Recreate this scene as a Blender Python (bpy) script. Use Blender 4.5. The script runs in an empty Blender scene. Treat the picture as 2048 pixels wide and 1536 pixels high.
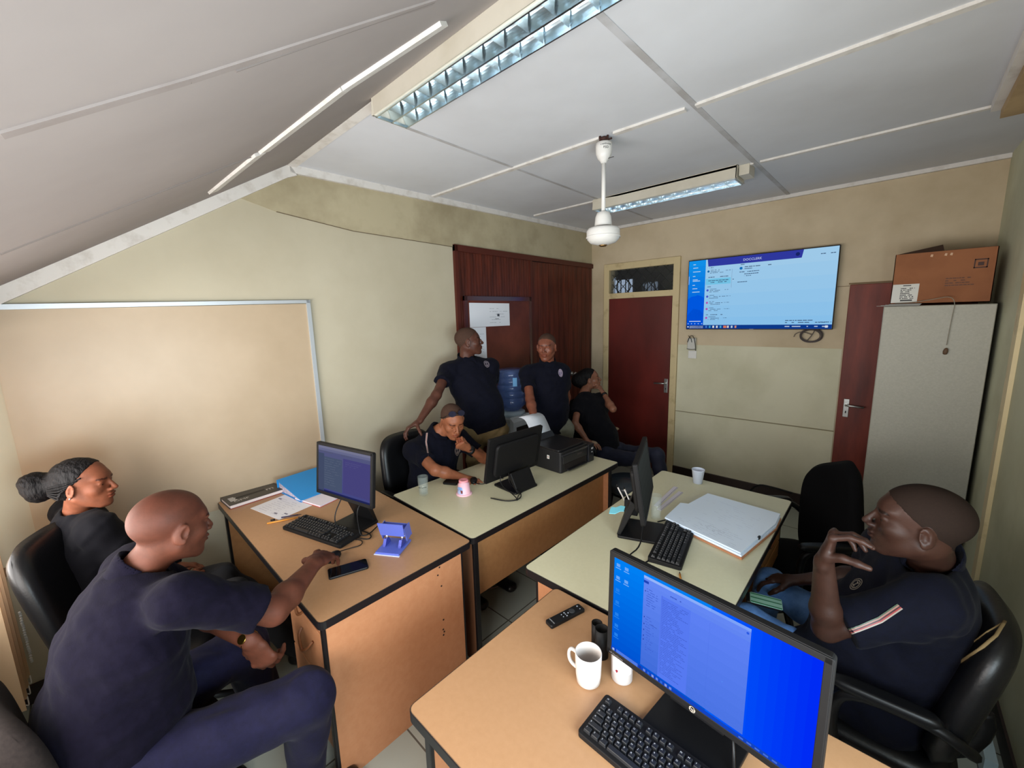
import bpy, bmesh, math, random
import numpy as np
from mathutils import Vector, Matrix
from mathutils.bvhtree import BVHTree
random.seed(7)
SC = bpy.context.scene
COL = SC.collection
PI = math.pi
A = lambda *v: np.array(v, float)

# ------------------------------------------------------------------ camera
CH = 1.86
FPX = 818.4
YAW, PITCH, ROLL = -0.75746923, -0.16480363, -0.02754058
def _rot():
    cy, sy = math.cos(YAW), math.sin(YAW)
    f = A(sy*math.cos(PITCH), cy*math.cos(PITCH), math.sin(PITCH))
    r = A(cy, -sy, 0); u = np.cross(r, f)
    cr, sr = math.cos(ROLL), math.sin(ROLL)
    return np.array([r*cr+u*sr, -(-r*sr+u*cr), f])
RM = _rot()
def ray(px, py): return RM.T @ A((px-1024)/FPX, (py-768)/FPX, 1.0)
def atz(px, py, z):
    r = ray(px, py); p = r*((z-CH)/r[2]); p[2] += CH; return p
def aty(px, py, y):
    r = ray(px, py); p = r*(y/r[1]); p[2] += CH; return p
def atx(px, py, x):
    r = ray(px, py); p = r*(x/r[0]); p[2] += CH; return p
def atd(px, py, d):
    p = ray(px, py)*d; p[2] += CH; return p
cam_d = bpy.data.cameras.new('camera'); cam = bpy.data.objects.new('camera', cam_d); COL.objects.link(cam)
cam_d.sensor_width = 36; cam_d.lens = FPX/2048*36; cam_d.clip_start = 0.02
M = Matrix(((RM[0][0], -RM[1][0], -RM[2][0], 0), (RM[0][1], -RM[1][1], -RM[2][1], 0), (RM[0][2], -RM[1][2], -RM[2][2], CH), (0, 0, 0, 1)))
cam.matrix_world = M
SC.camera = cam

# ------------------------------------------------------------------ materials
def lin(c):
    return tuple(((x/255)/12.92 if x/255 <= 0.04045 else ((x/255+0.055)/1.055)**2.4) for x in c)
MATS = {}
def mat(name, rgb, rough=0.5, metal=0.0, spec=0.5, noise=None, bump=None, emit=None, alpha=None, trans=None, ior=1.45, attr=False, sheen=0, coat=0):
    """noise=(scale, second rgb, contrast lo, hi[, stretch xyz]); bump=(scale, strength)"""
    if name in MATS: return MATS[name]
    m = bpy.data.materials.new(name); m.use_nodes = True
    nt = m.node_tree; n = nt.nodes; L = nt.links
    b = n['Principled BSDF']; c = lin(rgb)
    b.inputs['Base Color'].default_value = (*c, 1)
    b.inputs['Roughness'].default_value = rough; b.inputs['Metallic'].default_value = metal
    b.inputs['Specular IOR Level'].default_value = spec; b.inputs['IOR'].default_value = ior
    if sheen: b.inputs['Sheen Weight'].default_value = sheen
    if coat: b.inputs['Coat Weight'].default_value = coat; b.inputs['Coat Roughness'].default_value = 0.15
    if trans: b.inputs['Transmission Weight'].default_value = trans
    if alpha is not None: b.inputs['Alpha'].default_value = alpha
    src = None
    def coord(scale):
        t = n.new('ShaderNodeTexCoord'); mp = n.new('ShaderNodeMapping')
        mp.inputs['Scale'].default_value = scale
        L.new(t.outputs['Object'], mp.inputs['Vector']); return mp.outputs['Vector']
    if noise:
        sc, rgb2, lo, hi = noise[:4]; st = noise[4] if len(noise) > 4 else (1, 1, 1)
        tx = n.new('ShaderNodeTexNoise'); tx.inputs['Scale'].default_value = sc; tx.inputs['Detail'].default_value = 5; tx.inputs['Roughness'].default_value = 0.6
        L.new(coord(st), tx.inputs['Vector'])
        rp = n.new('ShaderNodeValToRGB'); rp.color_ramp.elements[0].position = lo; rp.color_ramp.elements[1].position = hi
        rp.color_ramp.elements[0].color = (*lin(rgb2), 1); rp.color_ramp.elements[1].color = (*c, 1)
        L.new(tx.outputs['Fac'], rp.inputs['Fac']); src = rp.outputs['Color']
    if attr:
        at = n.new('ShaderNodeAttribute'); at.attribute_name = 'tint'
        mx = n.new('ShaderNodeMix'); mx.data_type = 'RGBA'; mx.blend_type = 'MULTIPLY'; mx.inputs[0].default_value = 1
        if src: L.new(src, mx.inputs[6])
        else: mx.inputs[6].default_value = (*c, 1)
        L.new(at.outputs['Color'], mx.inputs[7]); src = mx.outputs[2]
    if src: L.new(src, b.inputs['Base Color'])
    if bump:
        tb = n.new('ShaderNodeTexNoise'); tb.inputs['Scale'].default_value = bump[0]; tb.inputs['Detail'].default_value = 4
        L.new(coord(bump[2] if len(bump) > 2 else (1, 1, 1)), tb.inputs['Vector'])
        bp = n.new('ShaderNodeBump'); bp.inputs['Strength'].default_value = bump[1]; bp.inputs['Distance'].default_value = 0.01
        L.new(tb.outputs['Fac'], bp.inputs['Height']); L.new(bp.outputs['Normal'], b.inputs['Normal'])
    if emit:
        b.inputs['Emission Color'].default_value = (*lin(emit[0]), 1); b.inputs['Emission Strength'].default_value = emit[1]
    MATS[name] = m; return m
def paint_mat(name, strength=0.0, rough=0.4, spec=0.3):
    """coloured by the per-face 'paint' attribute: print on paper, or a lit display when strength > 0"""
    if name in MATS: return MATS[name]
    m = bpy.data.materials.new(name); m.use_nodes = True
    nt = m.node_tree; b = nt.nodes['Principled BSDF']; at = nt.nodes.new('ShaderNodeAttribute'); at.attribute_name = 'paint'
    if not strength: b.inputs['Roughness'].default_value = rough; b.inputs['Specular IOR Level'].default_value = spec
    if strength:
        em = nt.nodes.new('ShaderNodeEmission'); nt.links.new(at.outputs['Color'], em.inputs['Color']); em.inputs['Strength'].default_value = strength
        nt.links.new(em.outputs[0], nt.nodes['Material Output'].inputs[0]); nt.nodes.remove(b)
    else: nt.links.new(at.outputs['Color'], b.inputs['Base Color'])
    MATS[name] = m; return m

# ------------------------------------------------------------------ mesh builder
def rotm(axis, ang): return np.array(Matrix.Rotation(ang, 3, Vector(axis)))
def rz(a): return rotm((0, 0, 1), a)
def norm(v): v = np.asarray(v, float); return v/np.linalg.norm(v)
class MB:
    def __init__(s): s.v = []; s.f = []; s.m = []; s.sm = []; s.c = []
    def _add(s, vs, fs, mi=0, smooth=False, col=None):
        o = len(s.v); s.v += [tuple(map(float, p)) for p in vs]
        for f in fs: s.f.append(tuple(i+o for i in f)); s.m.append(mi); s.sm.append(smooth); s.c.append(col)
        return s
    def box(s, c, size, R=None, mi=0, col=None):
        h = np.array(size)/2; c = np.array(c, float); R = np.eye(3) if R is None else R
        vs = [c+R@(h*A(x, y, z)) for x in (-1, 1) for y in (-1, 1) for z in (-1, 1)]
        return s._add(vs, [(0, 1, 3, 2), (4, 6, 7, 5), (0, 4, 5, 1), (2, 3, 7, 6), (0, 2, 6, 4), (1, 5, 7, 3)], mi, False, col)
    def b2(s, lo, hi, mi=0, col=None):
        lo = np.array(lo, float); hi = np.array(hi, float); return s.box((lo+hi)/2, hi-lo, None, mi, col)
    def prism(s, poly, z0, z1, fr=None, mi=0, smooth=False):
        """poly of 2-D points, extruded; fr maps (x,y,z) to space"""
        fr = fr or (lambda x, y, z: (x, y, z)); n = len(poly)
        vs = [fr(x, y, z0) for x, y in poly]+[fr(x, y, z1) for x, y in poly]
        s._add(vs, [tuple(range(n))[::-1], tuple(range(n, 2*n))], mi)
        o = len(s.v)-2*n
        for i in range(n):
            j = (i+1) % n; s.f.append((o+i, o+j, o+n+j, o+n+i)); s.m.append(mi); s.sm.append(smooth); s.c.append(None)
        return s
    def lathe(s, prof, c=(0, 0, 0), axis=(0, 0, 1), n=24, mi=0, smooth=True, cap=True):
        """prof: list of (radius, height)"""
        ax = norm(axis); t = A(1, 0, 0) if abs(ax[0]) < .9 else A(0, 1, 0); u = norm(np.cross(ax, t)); w = np.cross(ax, u); c = np.array(c, float)
        vs = []
        for r, h in prof:
            for i in range(n):
                a = 2*PI*i/n; vs.append(c+ax*h+(u*math.cos(a)+w*math.sin(a))*r)
        fs = [(k*n+i, k*n+(i+1) % n, (k+1)*n+(i+1) % n, (k+1)*n+i) for k in range(len(prof)-1) for i in range(n)]
        s._add(vs, fs, mi, smooth)
        if cap:
            o = len(s.v)-len(vs)
            for k in (0, len(prof)-1):
                if prof[k][0] > 1e-4: s.f.append(tuple(o+k*n+i for i in range(n))); s.m.append(mi); s.sm.append(False); s.c.append(None)
        return s
    def cyl(s, p0, p1, r0, r1=None, n=16, mi=0):
        p0 = np.array(p0, float); p1 = np.array(p1, float); L = np.linalg.norm(p1-p0)
        return s.lathe([(r0, 0), (r0 if r1 is None else r1, L)], p0, p1-p0, n, mi)
    def tube(s, pts, r, n=8, closed=False, mi=0, smoothpath=0, flat=1.0):
        P = [np.array(p, float) for p in pts]
        for _ in range(smoothpath):
            Q = [] if closed else [P[0]]
            m_ = len(P)
            for i in range(m_ if closed else m_-1):
                a, b = P[i], P[(i+1) % m_]; Q += [a*.75+b*.25, a*.25+b*.75]
            if not closed: Q.append(P[-1])
            P = Q
        m_ = len(P); prev = None; vs = []
        for i in range(m_):
            a = P[(i-1) % m_] if (closed or i > 0) else P[i]; b = P[(i+1) % m_] if (closed or i < m_-1) else P[i]
            t = norm(b-a)
            if prev is None: x = A(0, 0, 1) if abs(t[2]) < .9 else A(1, 0, 0); u = norm(np.cross(t, x))
            else: u = norm(prev-t*np.dot(prev, t))
            prev = u; w = np.cross(t, u); rr = r[i] if hasattr(r, '__len__') else r
            for k in range(n):
                g = 2*PI*k/n; vs.append(P[i]+u*math.cos(g)*rr+w*math.sin(g)*rr*flat)
        fs = [(i*n+k, i*n+(k+1) % n, ((i+1) % m_)*n+(k+1) % n, ((i+1) % m_)*n+k) for i in range(m_ if closed else m_-1) for k in range(n)]
        s._add(vs, fs, mi, True)
        if not closed:
            o = len(s.v)-len(vs)
            for k in (0, m_-1): s.f.append(tuple(o+k*n+i for i in range(n))); s.m.append(mi); s.sm.append(False); s.c.append(None)
        return s
    def ball(s, c, r, n=12, mi=0, R=None):
        r = np.array(r, float)*np.ones(3); vs = []; c = np.array(c, float)
        for i in range(n+1):
            th = PI*i/n
            for j in range(2*n):
                ph = PI*j/n; q = A(math.sin(th)*math.cos(ph), math.sin(th)*math.sin(ph), math.cos(th))*r
                vs.append(c+(q if R is None else R@q))
        fs = [(i*2*n+j, i*2*n+(j+1) % (2*n), (i+1)*2*n+(j+1) % (2*n), (i+1)*2*n+j) for i in range(n) for j in range(2*n)]
        return s._add(vs, fs, mi, True)
    def quad(s, a, b, c, d, mi=0, col=None): return s._add([a, b, c, d], [(0, 1, 2, 3)], mi, False, col)
    def poly3(s, pts, mi=0, col=None): return s._add(pts, [tuple(range(len(pts)))], mi, False, col)
    def mesh(s, name, mats, recalc=True):
        me = bpy.data.meshes.new(name); me.from_pydata(s.v, [], s.f)
        for m in (mats if isinstance(mats, (list, tuple)) else [mats]): me.materials.append(m)
        me.polygons.foreach_set('material_index', s.m); me.polygons.foreach_set('use_smooth', s.sm)
        if recalc:
            bm = bmesh.new(); bm.from_mesh(me); bmesh.ops.remove_doubles(bm, verts=bm.verts, dist=1e-6); bmesh.ops.recalc_face_normals(bm, faces=bm.faces); bm.to_mesh(me); bm.free()
        if any(c is not None for c in s.c):
            at = me.attributes.new('paint', 'FLOAT_COLOR', 'FACE')
            for i, c in enumerate(s.c): at.data[i].color = (*lin(c or (200, 200, 200)), 1)
        return me
def link(o, parent=None):
    COL.objects.link(o)
    if parent is not None: o.parent = parent
    return o
def part(name, mb, mats, parent=None, label=None, bevel=0, world=True, seg=2, recalc=True):
    """one mesh object; world: vertices are given in world space, else in the parent's own space"""
    me = mb.mesh(name, mats, recalc) if isinstance(mb, MB) else mb
    o = bpy.data.objects.new(name, me); link(o, parent)
    if parent is not None and world: o.matrix_parent_inverse = wmat(parent).inverted()
    if label: o['label'] = label
    if bevel:
        b = o.modifiers.new('bevel', 'BEVEL'); b.width = bevel; b.segments = seg; b.limit_method = 'ANGLE'; b.angle_limit = 0.6
    return o
def wmat(o):
    m = o.matrix_basis.copy()
    if o.parent: m = wmat(o.parent) @ o.matrix_parent_inverse @ m
    return m
def tag(o, label, cat, group=None):
    o['label'] = label; o['category'] = cat
    if group: o['group'] = group
    return o
def thing(name, label, cat, loc=(0, 0, 0), rot=0, group=None):
    o = bpy.data.objects.new(name, None); o.empty_display_size = 0.1; COL.objects.link(o)
    o.location = [float(x) for x in loc]; o.rotation_euler = (0, 0, rot); return tag(o, label, cat, group)
def single(name, mb, mats, label, cat, loc=(0, 0, 0), bevel=0, world=True, group=None, seg=2):
    """a thing that is one mesh"""
    me = mb.mesh(name, mats) if isinstance(mb, MB) else mb
    o = bpy.data.objects.new(name, me); COL.objects.link(o); loc = [float(x) for x in loc]
    if world: me.transform(Matrix.Translation([-x for x in loc]))
    o.location = loc
    if bevel:
        b = o.modifiers.new('bevel', 'BEVEL'); b.width = bevel; b.segments = seg; b.limit_method = 'ANGLE'; b.angle_limit = 0.6
    return tag(o, label, cat, group)
def struct(name, mb, mats, bevel=0):
    o = bpy.data.objects.new(name, mb.mesh(name, mats)); COL.objects.link(o); o['kind'] = 'structure'
    if bevel:
        b = o.modifiers.new('bevel', 'BEVEL'); b.width = bevel; b.segments = 2; b.limit_method = 'ANGLE'
    return o
def text_mesh(txt, size, depth=0.0004, align='CENTER'):
    cu = bpy.data.curves.new('lettering', 'FONT'); cu.body = txt; cu.size = size; cu.extrude = depth; cu.align_x = align; cu.align_y = 'CENTER'; cu.resolution_u = 3
    o = bpy.data.objects.new('lettering', cu); COL.objects.link(o)
    bpy.context.view_layer.update()
    me = bpy.data.meshes.new_from_object(o.evaluated_get(bpy.context.evaluated_depsgraph_get()))
    bpy.data.objects.remove(o); return me
def add_text(mb, txt, size, fr, col=None, mi=0, align='CENTER', thick=1):
    """lay lettering into a builder; fr(x,y) -> point"""
    me = text_mesh(txt, size, 0.0, align); vs = [fr(v.co.x, v.co.y) for v in me.vertices]
    mb._add(vs, [tuple(p.vertices) for p in me.polygons], mi, False, col); bpy.data.meshes.remove(me)
def rrect(x0, y0, x1, y1, r, n=4):
    P = []
    for cx, cy, a in ((x1-r, y1-r, 0), (x0+r, y1-r, 90), (x0+r, y0+r, 180), (x1-r, y0+r, 270)):
        for i in range(n+1):
            g = math.radians(a+90*i/n); P.append((cx+r*math.cos(g), cy+r*math.sin(g)))
    return P
def plane_fr(o, x, y, z=None):
    o = np.array(o, float); x = norm(x); y = norm(y); z = np.cross(x, y) if z is None else z
    return lambda a, b, c=0: o+x*a+y*b+z*c

# ------------------------------------------------------------------ implicit surfaces -> one continuous mesh
class Field:
    def __init__(s, lo, hi, h):
        s.ax = [np.arange(lo[i]-2*h, hi[i]+3*h, h, dtype=np.float32) for i in range(3)]; s.h = h
        s.v = np.full([len(a) for a in s.ax], 0.2, np.float32)
    def reg(s, lo, hi):
        sl = []; X = []
        for i in range(3):
            a, b = np.searchsorted(s.ax[i], [lo[i], hi[i]]); sl.append(slice(max(a, 0), b))
            sh = [1, 1, 1]; sh[i] = -1; X.append(s.ax[i][sl[-1]].reshape(sh))
        return tuple(sl), X
    def put(s, d, sl, k, op):
        a = s.v[sl]
        if op == 'add':
            h = np.clip(.5+.5*(a-d)/k, 0, 1); s.v[sl] = a*(1-h)+d*h-k*h*(1-h)
        elif op == 'sub':
            h = np.clip(.5-.5*(a+d)/k, 0, 1); s.v[sl] = a*(1-h)-d*h+k*h*(1-h)
    def _d(s, X, c, axes, r):
        q = [X[i]-np.float32(c[i]) for i in range(3)]
        kk = 0; 
        for j in range(3):
            pj = q[0]*np.float32(axes[j][0])+q[1]*np.float32(axes[j][1])+q[2]*np.float32(axes[j][2]); kk = kk+(pj/np.float32(r[j]))**2
        ln = np.sqrt(q[0]**2+q[1]**2+q[2]**2); kk = np.sqrt(kk)
        return ln-ln/np.maximum(kk, 1e-3)
    def ell(s, c, r, axes=None, k=.01, op='add', pad=0.0):
        axes = np.eye(3) if axes is None else axes; R = max(r)+k+2*s.h+pad
        sl, X = s.reg(np.array(c)-R, np.array(c)+R)
        if 0 in s.v[sl].shape: return s
        s.put(s._d(X, c, axes, r), sl, k, op); return s
    def cone(s, p0, p1, r0, r1, side=None, k=.01, op='add', cap=1.0, clip0=False, clip1=False):
        p0 = np.array(p0, float); p1 = np.array(p1, float); L = np.linalg.norm(p1-p0); ax = (p1-p0)/L
        if not hasattr(r0, '__len__'): r0 = (r0, r0)
        if not hasattr(r1, '__len__'): r1 = (r1, r1)
        t = side if side is not None else (A(1, 0, 0) if abs(ax[0]) < .8 else A(0, 1, 0))
        t = norm(t-ax*np.dot(t, ax)); w = np.cross(ax, t); R = max(*r0, *r1)+k+2*s.h
        sl, X = s.reg(np.minimum(p0, p1)-R, np.maximum(p0, p1)+R)
        if 0 in s.v[sl].shape: return s
        q = [X[i]-np.float32(p0[i]) for i in range(3)]
        dot = lambda v: q[0]*np.float32(v[0])+q[1]*np.float32(v[1])+q[2]*np.float32(v[2])
        z = dot(ax); u = np.clip(z/L, 0, 1); e = z-u*L; a = r0[0]+(r1[0]-r0[0])*u; b = r0[1]+(r1[1]-r0[1])*u; cc = (a+b)*.5*cap
        S = dot(t); F = dot(w); kk = np.sqrt((S/a)**2+(F/b)**2+(e/cc)**2); ln = np.sqrt(S*S+F*F+e*e)
        d = ln-ln/np.maximum(kk, 1e-3)
        if clip1: d = np.maximum(d, z-L)
        if clip0: d = np.maximum(d, -z)
        s.put(d.astype(np.float32), sl, k, op); return s
    def halfspace(s, p, n, soft=0):
        """keep the side the normal points away from"""
        n = norm(n); d = sum((s.ax[i].reshape([-1 if j == i else 1 for j in range(3)])-np.float32(p[i]))*np.float32(n[i]) for i in range(3))
        s.v = np.maximum(s.v, d.astype(np.float32)); return s
    def wrinkle(s, amp, freq=18, seed=0):
        rg = np.random.RandomState(seed); m = np.abs(s.v) < 0.03; idx = np.nonzero(m)
        P = np.stack([s.ax[i][idx[i]] for i in range(3)], 1); g = np.zeros(len(P), np.float32)
        for o in range(5):
            d = rg.normal(size=3); d /= np.linalg.norm(d); e = rg.normal(size=3); f = freq*(0.5+1.2*rg.rand())
            w = P@d*f+1.6*np.sin(P@e*f*.35+rg.rand()*6)+rg.rand()*6
            g += np.sin(w)*(1 if o < 3 else .5)
        s.v[idx] += (amp*g/3).astype(np.float32); return s
    def surf(s):
        """surface nets"""
        v = s.v; neg = v < 0
        cnt = sum(neg[i:v.shape[0]-1+i, j:v.shape[1]-1+j, k:v.shape[2]-1+k].astype(np.uint8) for i in (0, 1) for j in (0, 1) for k in (0, 1))
        act = (cnt > 0) & (cnt < 8); I = np.nonzero(act); n = len(I[0])
        idm = np.full(act.shape, -1, np.int32); idm[I] = np.arange(n)
        cor = [(i, j, k) for i in (0, 1) for j in (0, 1) for k in (0, 1)]
        V = {c: v[I[0]+c[0], I[1]+c[1], I[2]+c[2]] for c in cor}
        acc = np.zeros((n, 3)); num = np.zeros(n)
        for c in cor:
            for a in range(3):
                if c[a]: continue
                d = list(c); d[a] = 1; d = tuple(d); x, y = V[c], V[d]; m = (x < 0) != (y < 0); t = np.where(m, x/np.where(m, x-y, 1), 0)
                p = np.tile(np.array(c, float), (n, 1)); p[:, a] += t; acc[m] += p[m]; num[m] += 1
        acc /= num[:, None]; P = np.stack([s.ax[i][0]+(I[i]+acc[:, i])*s.h for i in range(3)], 1)
        Q = []
        for a in range(3):
            b, c = (a+1) % 3, (a+2) % 3
            s0 = [slice(None)]*3; s1 = [slice(None)]*3; s0[a] = slice(0, -1); s1[a] = slice(1, None)
            n0, n1 = neg[tuple(s0)], neg[tuple(s1)]; E = np.nonzero(n0 != n1); fl = n0[E]
            ok = (E[b] > 0) & (E[c] > 0) & (E[b] < v.shape[b]-1) & (E[c] < v.shape[c]-1); E = [e[ok] for e in E]; fl = fl[ok]
            def g(db, dc):
                J = list(E); J[b] = J[b]-db; J[c] = J[c]-dc; return idm[tuple(J)]
            q = np.stack([g(1, 1), g(0, 1), g(0, 0), g(1, 0)], 1); q[~fl] = q[~fl][:, ::-1]; Q.append(q)
        Q = np.concatenate(Q); Q = Q[(Q >= 0).all(1)]
        return P, Q
    def mesh(s, name, m, tint=None, relax=1):
        P, Q = s.surf()
        for _ in range(relax):
            acc = np.zeros_like(P); num = np.zeros(len(P))
            for i in range(4):
                np.add.at(acc, Q[:, i], P[Q[:, (i+1) % 4]]); np.add.at(num, Q[:, i], 1)
                np.add.at(acc, Q[:, (i+1) % 4], P[Q[:, i]]); np.add.at(num, Q[:, (i+1) % 4], 1)
            P = P*.5+.5*acc/np.maximum(num, 1)[:, None]
        me = bpy.data.meshes.new(name); me.vertices.add(len(P)); me.vertices.foreach_set('co', P.astype(np.float32).ravel())
        me.loops.add(len(Q)*4); me.loops.foreach_set('vertex_index', Q.astype(np.int32).ravel())
        me.polygons.add(len(Q)); me.polygons.foreach_set('loop_start', np.arange(len(Q), dtype=np.int32)*4)
        me.polygons.foreach_set('use_smooth', np.ones(len(Q), bool)); me.update(calc_edges=True); me.materials.append(m)
        if tint is not None:
            at = me.attributes.new('tint', 'FLOAT_COLOR', 'POINT'); at.data.foreach_set('color', np.hstack([tint(P), np.ones((len(P), 1))]).astype(np.float32).ravel())
        return me
# ------------------------------------------------------------------ room materials
m_wallL = mat('cream_wall_paint', (188, 180, 158), .75, noise=(1.3, (178, 169, 146), .35, .62), bump=(6, .08))
m_wallB = mat('beige_wall_paint', (202, 186, 158), .75, noise=(1.6, (182, 165, 136), .33, .6), bump=(6, .08))
m_wallU = mat('dirty_upper_wall_paint', (178, 167, 138), .75, noise=(2.2, (152, 140, 112), .34, .6), bump=(6, .08))
m_wallLow = mat('pale_green_wall_paint', (212, 209, 184), .7, noise=(1.8, (198, 195, 168), .35, .6))
m_wallR = mat('grey_green_wall_paint', (204, 206, 180), .7, noise=(1.5, (182, 182, 154), .33, .6))
m_ceil = mat('white_ceiling_board', (206, 208, 213), .8, noise=(0.9, (195, 196, 200), .35, .6))
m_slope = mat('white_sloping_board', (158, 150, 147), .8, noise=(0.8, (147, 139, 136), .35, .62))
m_bat = mat('white_batten_paint', (212, 208, 203), .6, noise=(14, (194, 188, 181), .3, .5))
m_seam = mat('shaded_seam_strip', (184, 184, 187), .8, noise=(5, (164, 161, 160), .35, .6))  # slight shadow on the ceiling cover strips put into a greyer tone
m_dark = mat('dark_gap', (28, 22, 20), .9)
m_cream = mat('cream_gloss_paint', (206, 188, 146), .4, noise=(8, (176, 156, 116), .28, .45))
m_skirt = mat('dark_brown_skirting', (44, 30, 26), .45)
m_red = mat('dark_red_door_paint', (106, 33, 26), .42, noise=(2.5, (74, 23, 18), .3, .7, (1, 1, .4)))
m_red2 = mat('varnished_red_door', (124, 48, 32), .55, noise=(3, (84, 28, 20), .3, .65, (3, 3, .5)))
m_wood = mat('reddish_wood_panelling', (100, 42, 26), .4, noise=(5, (56, 20, 12), .3, .7, (4, 4, .5)))
m_steel = mat('brushed_steel', (190, 192, 190), .3, .9)
m_white = mat('white_plastic', (222, 222, 218), .4)
m_black = mat('black_plastic', (14, 14, 16), .42, spec=.35)
m_blackm = mat('matte_black_plastic', (14, 13, 14), .6, spec=.3)

# floor: large polished tiles
mf = bpy.data.materials.new('grey_green_floor_tiles'); mf.use_nodes = True
nt = mf.node_tree; b = nt.nodes['Principled BSDF']
tc = nt.nodes.new('ShaderNodeTexCoord'); br = nt.nodes.new('ShaderNodeTexBrick')
br.offset = 0; br.inputs['Scale'].default_value = 1; br.inputs['Brick Width'].default_value = .4; br.inputs['Row Height'].default_value = .4
br.inputs['Mortar Size'].default_value = .004; br.inputs['Color1'].default_value = (*lin((166, 170, 160)), 1); br.inputs['Color2'].default_value = (*lin((154, 160, 150)), 1)
br.inputs['Mortar'].default_value = (*lin((90, 88, 80)), 1)
nt.links.new(tc.outputs['Object'], br.inputs['Vector']); nt.links.new(br.outputs['Color'], b.inputs['Base Color']); b.inputs['Roughness'].default_value = .22

D = 4.55; CE = 2.86; YF = 1.10; YW = -.52; SL = .62
zs = lambda y: CE+SL*(y-YF)
xw = lambda y: -2.88-.0293*(4.55-y)
xr = lambda y: .45+.02*(4.55-y)
def onslope(px, py):
    r = ray(px, py); t = (CE-SL*YF-CH)/(r[2]-SL*r[1]); p = r*t; p[2] += CH; return p

struct('floor', MB().b2((-3.4, -1.0, -.06), (1.0, 6.2, 0)), mf)
# ceiling: flat part and the sloping part
struct('ceiling', MB().b2((-3.2, YF, CE), (.8, D+.2, CE+.05)), m_ceil)
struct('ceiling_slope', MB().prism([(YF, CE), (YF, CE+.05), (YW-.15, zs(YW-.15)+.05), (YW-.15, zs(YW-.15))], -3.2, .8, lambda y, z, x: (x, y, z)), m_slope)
# left wall (very slightly out of square), lower cream board and upper dirty board
def wall_l(poly, d0, d1): return MB().prism(poly, d0, d1, lambda y, z, x: (xw(y)+x, y, z))
yc = 1.30; zc = 2.49
struct('wall_left', wall_l([(YW-.1, 0), (D+.1, 0), (D+.1, CE), (YF, CE), (YW-.1, zs(YW-.1))], -.14, 0), m_wallL)
struct('trim_1', wall_l([(.75, 2.625), (1.2, 2.86), (D, 2.86), (D, 2.475), (2.40, 2.475), (1.5, 2.50), (1.0, 2.56)], 0, .005), m_wallU)
struct('trim_2', wall_l([(1.0, 2.558), (1.0, 2.561), (1.5, 2.502), (2.40, 2.477), (2.40, 2.4735), (1.5, 2.499)], 0, .007), mat('brown_crack', (96, 80, 60), .9))
# cornices along the left wall
struct('trim_3', wall_l([(YW, zs(YW)-.075), (YF-.02, zs(YF)-.085), (YF+.04, CE-.06), (YF, CE), (YW, zs(YW))], 0, .03), m_bat)
struct('trim_4', wall_l([(YF, CE-.05), (D, CE-.035), (D, CE), (YF, CE)], 0, .03), m_bat)
# back wall with the hole for the fanlight
T0, T1, TZ0, TZ1 = -2.62, -1.83, 2.09, 2.37
wb = MB()
wb.b2((-3.3, D, 0), (T0, D+.12, CE+.05)); wb.b2((T1, D, 0), (.9, D+.12, CE+.05)); wb.b2((T0, D, 0), (T1, D+.12, TZ0)); wb.b2((T0, D, TZ1), (T1, D+.12, CE+.05))
struct('wall_back', wb, m_wallB)
struct('trim_5', MB().b2((-1.762, D-.006, .1), (-.345, D, 1.50)), m_wallLow)
struct('trim_6', MB().prism([(-1.76, .75), (-1.76, .757), (-.345, .766), (-.345, .757)], D-.012, D-.004, lambda x, z, y: (x, y, z)), mat('dirty_crack', (140, 132, 104), .9))
struct('trim_7', MB().b2((-3, D-.03, CE-.03), (xr(D), D, CE)), m_bat)
struct('trim_14', MB().b2((-.345, D-.008, 2.045), (xr(D), D, 2.056)).b2((-.5, D-.003, 2.03), (-.34, D, 2.034)), mat('wall_seam', (120, 100, 74), .9))
struct('baseboard_back', MB().b2((-1.77, D-.025, 0), (-.35, D, .105)), m_skirt, .003)
struct('baseboard_left', wall_l([(YW, 0), (2.40, 0), (2.40, .095), (YW, .095)], 0, .02), m_skirt)
# right wall, its soffit and the door surround on it
RY0, RY1, RZ0, RZ1 = -.32, 1.02, .92, 1.74
wr_ = MB()
for ya, yb, za, zb in ((YW-.1, RY0, 0, CE+.05), (RY1, D+.1, 0, CE+.05), (RY0, RY1, 0, RZ0), (RY0, RY1, RZ1, CE+.05)): wr_.prism([(ya, xr(ya)), (yb, xr(yb)), (yb, xr(yb)+.14), (ya, xr(ya)+.14)], za, zb, lambda y, x, z: (x, y, z))
struct('wall_right', wr_, m_wallR)
w2_ = MB()
for ya, yb, za, zb in ((RY0, RY1, RZ0, RZ0+.03), (RY0, RY1, RZ1-.03, RZ1), (RY0, RY0+.03, RZ0, RZ1), (RY1-.03, RY1, RZ0, RZ1), (.33, .37, RZ0, RZ1)): w2_.prism([(ya, xr(ya)+.05), (yb, xr(yb)+.05), (yb, xr(yb)+.09), (ya, xr(ya)+.09)], za, zb, lambda y, x, z: (x, y, z))
struct('added_side_window', w2_, m_cream)  # unseen side window, added to even out the light in the room
struct('trim_8', MB().b2((.27, YF-.6, 2.77), (.75, 3.33, CE)), mat('tan_soffit_paint', (176, 150, 112), .75, noise=(2, (140, 116, 84), .35, .6)))
struct('trim_9', MB().b2((.235, YF-.6, CE-.05), (.27, 3.33, CE)), m_bat)
struct('trim_10', MB().prism([(3.34, 0), (3.43, 0), (3.43, 2.20), (1.2, 2.20), (1.2, 2.12), (3.34, 2.12)], 0, .028, lambda y, z, x: (xr(y)-x, y, z)), m_cream)
struct('baseboard_right', MB().prism([(YW, 0), (3.34, 0), (3.34, .1), (YW, .1)], 0, .02, lambda y, z, x: (xr(y)-x, y, z)), m_skirt)
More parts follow.
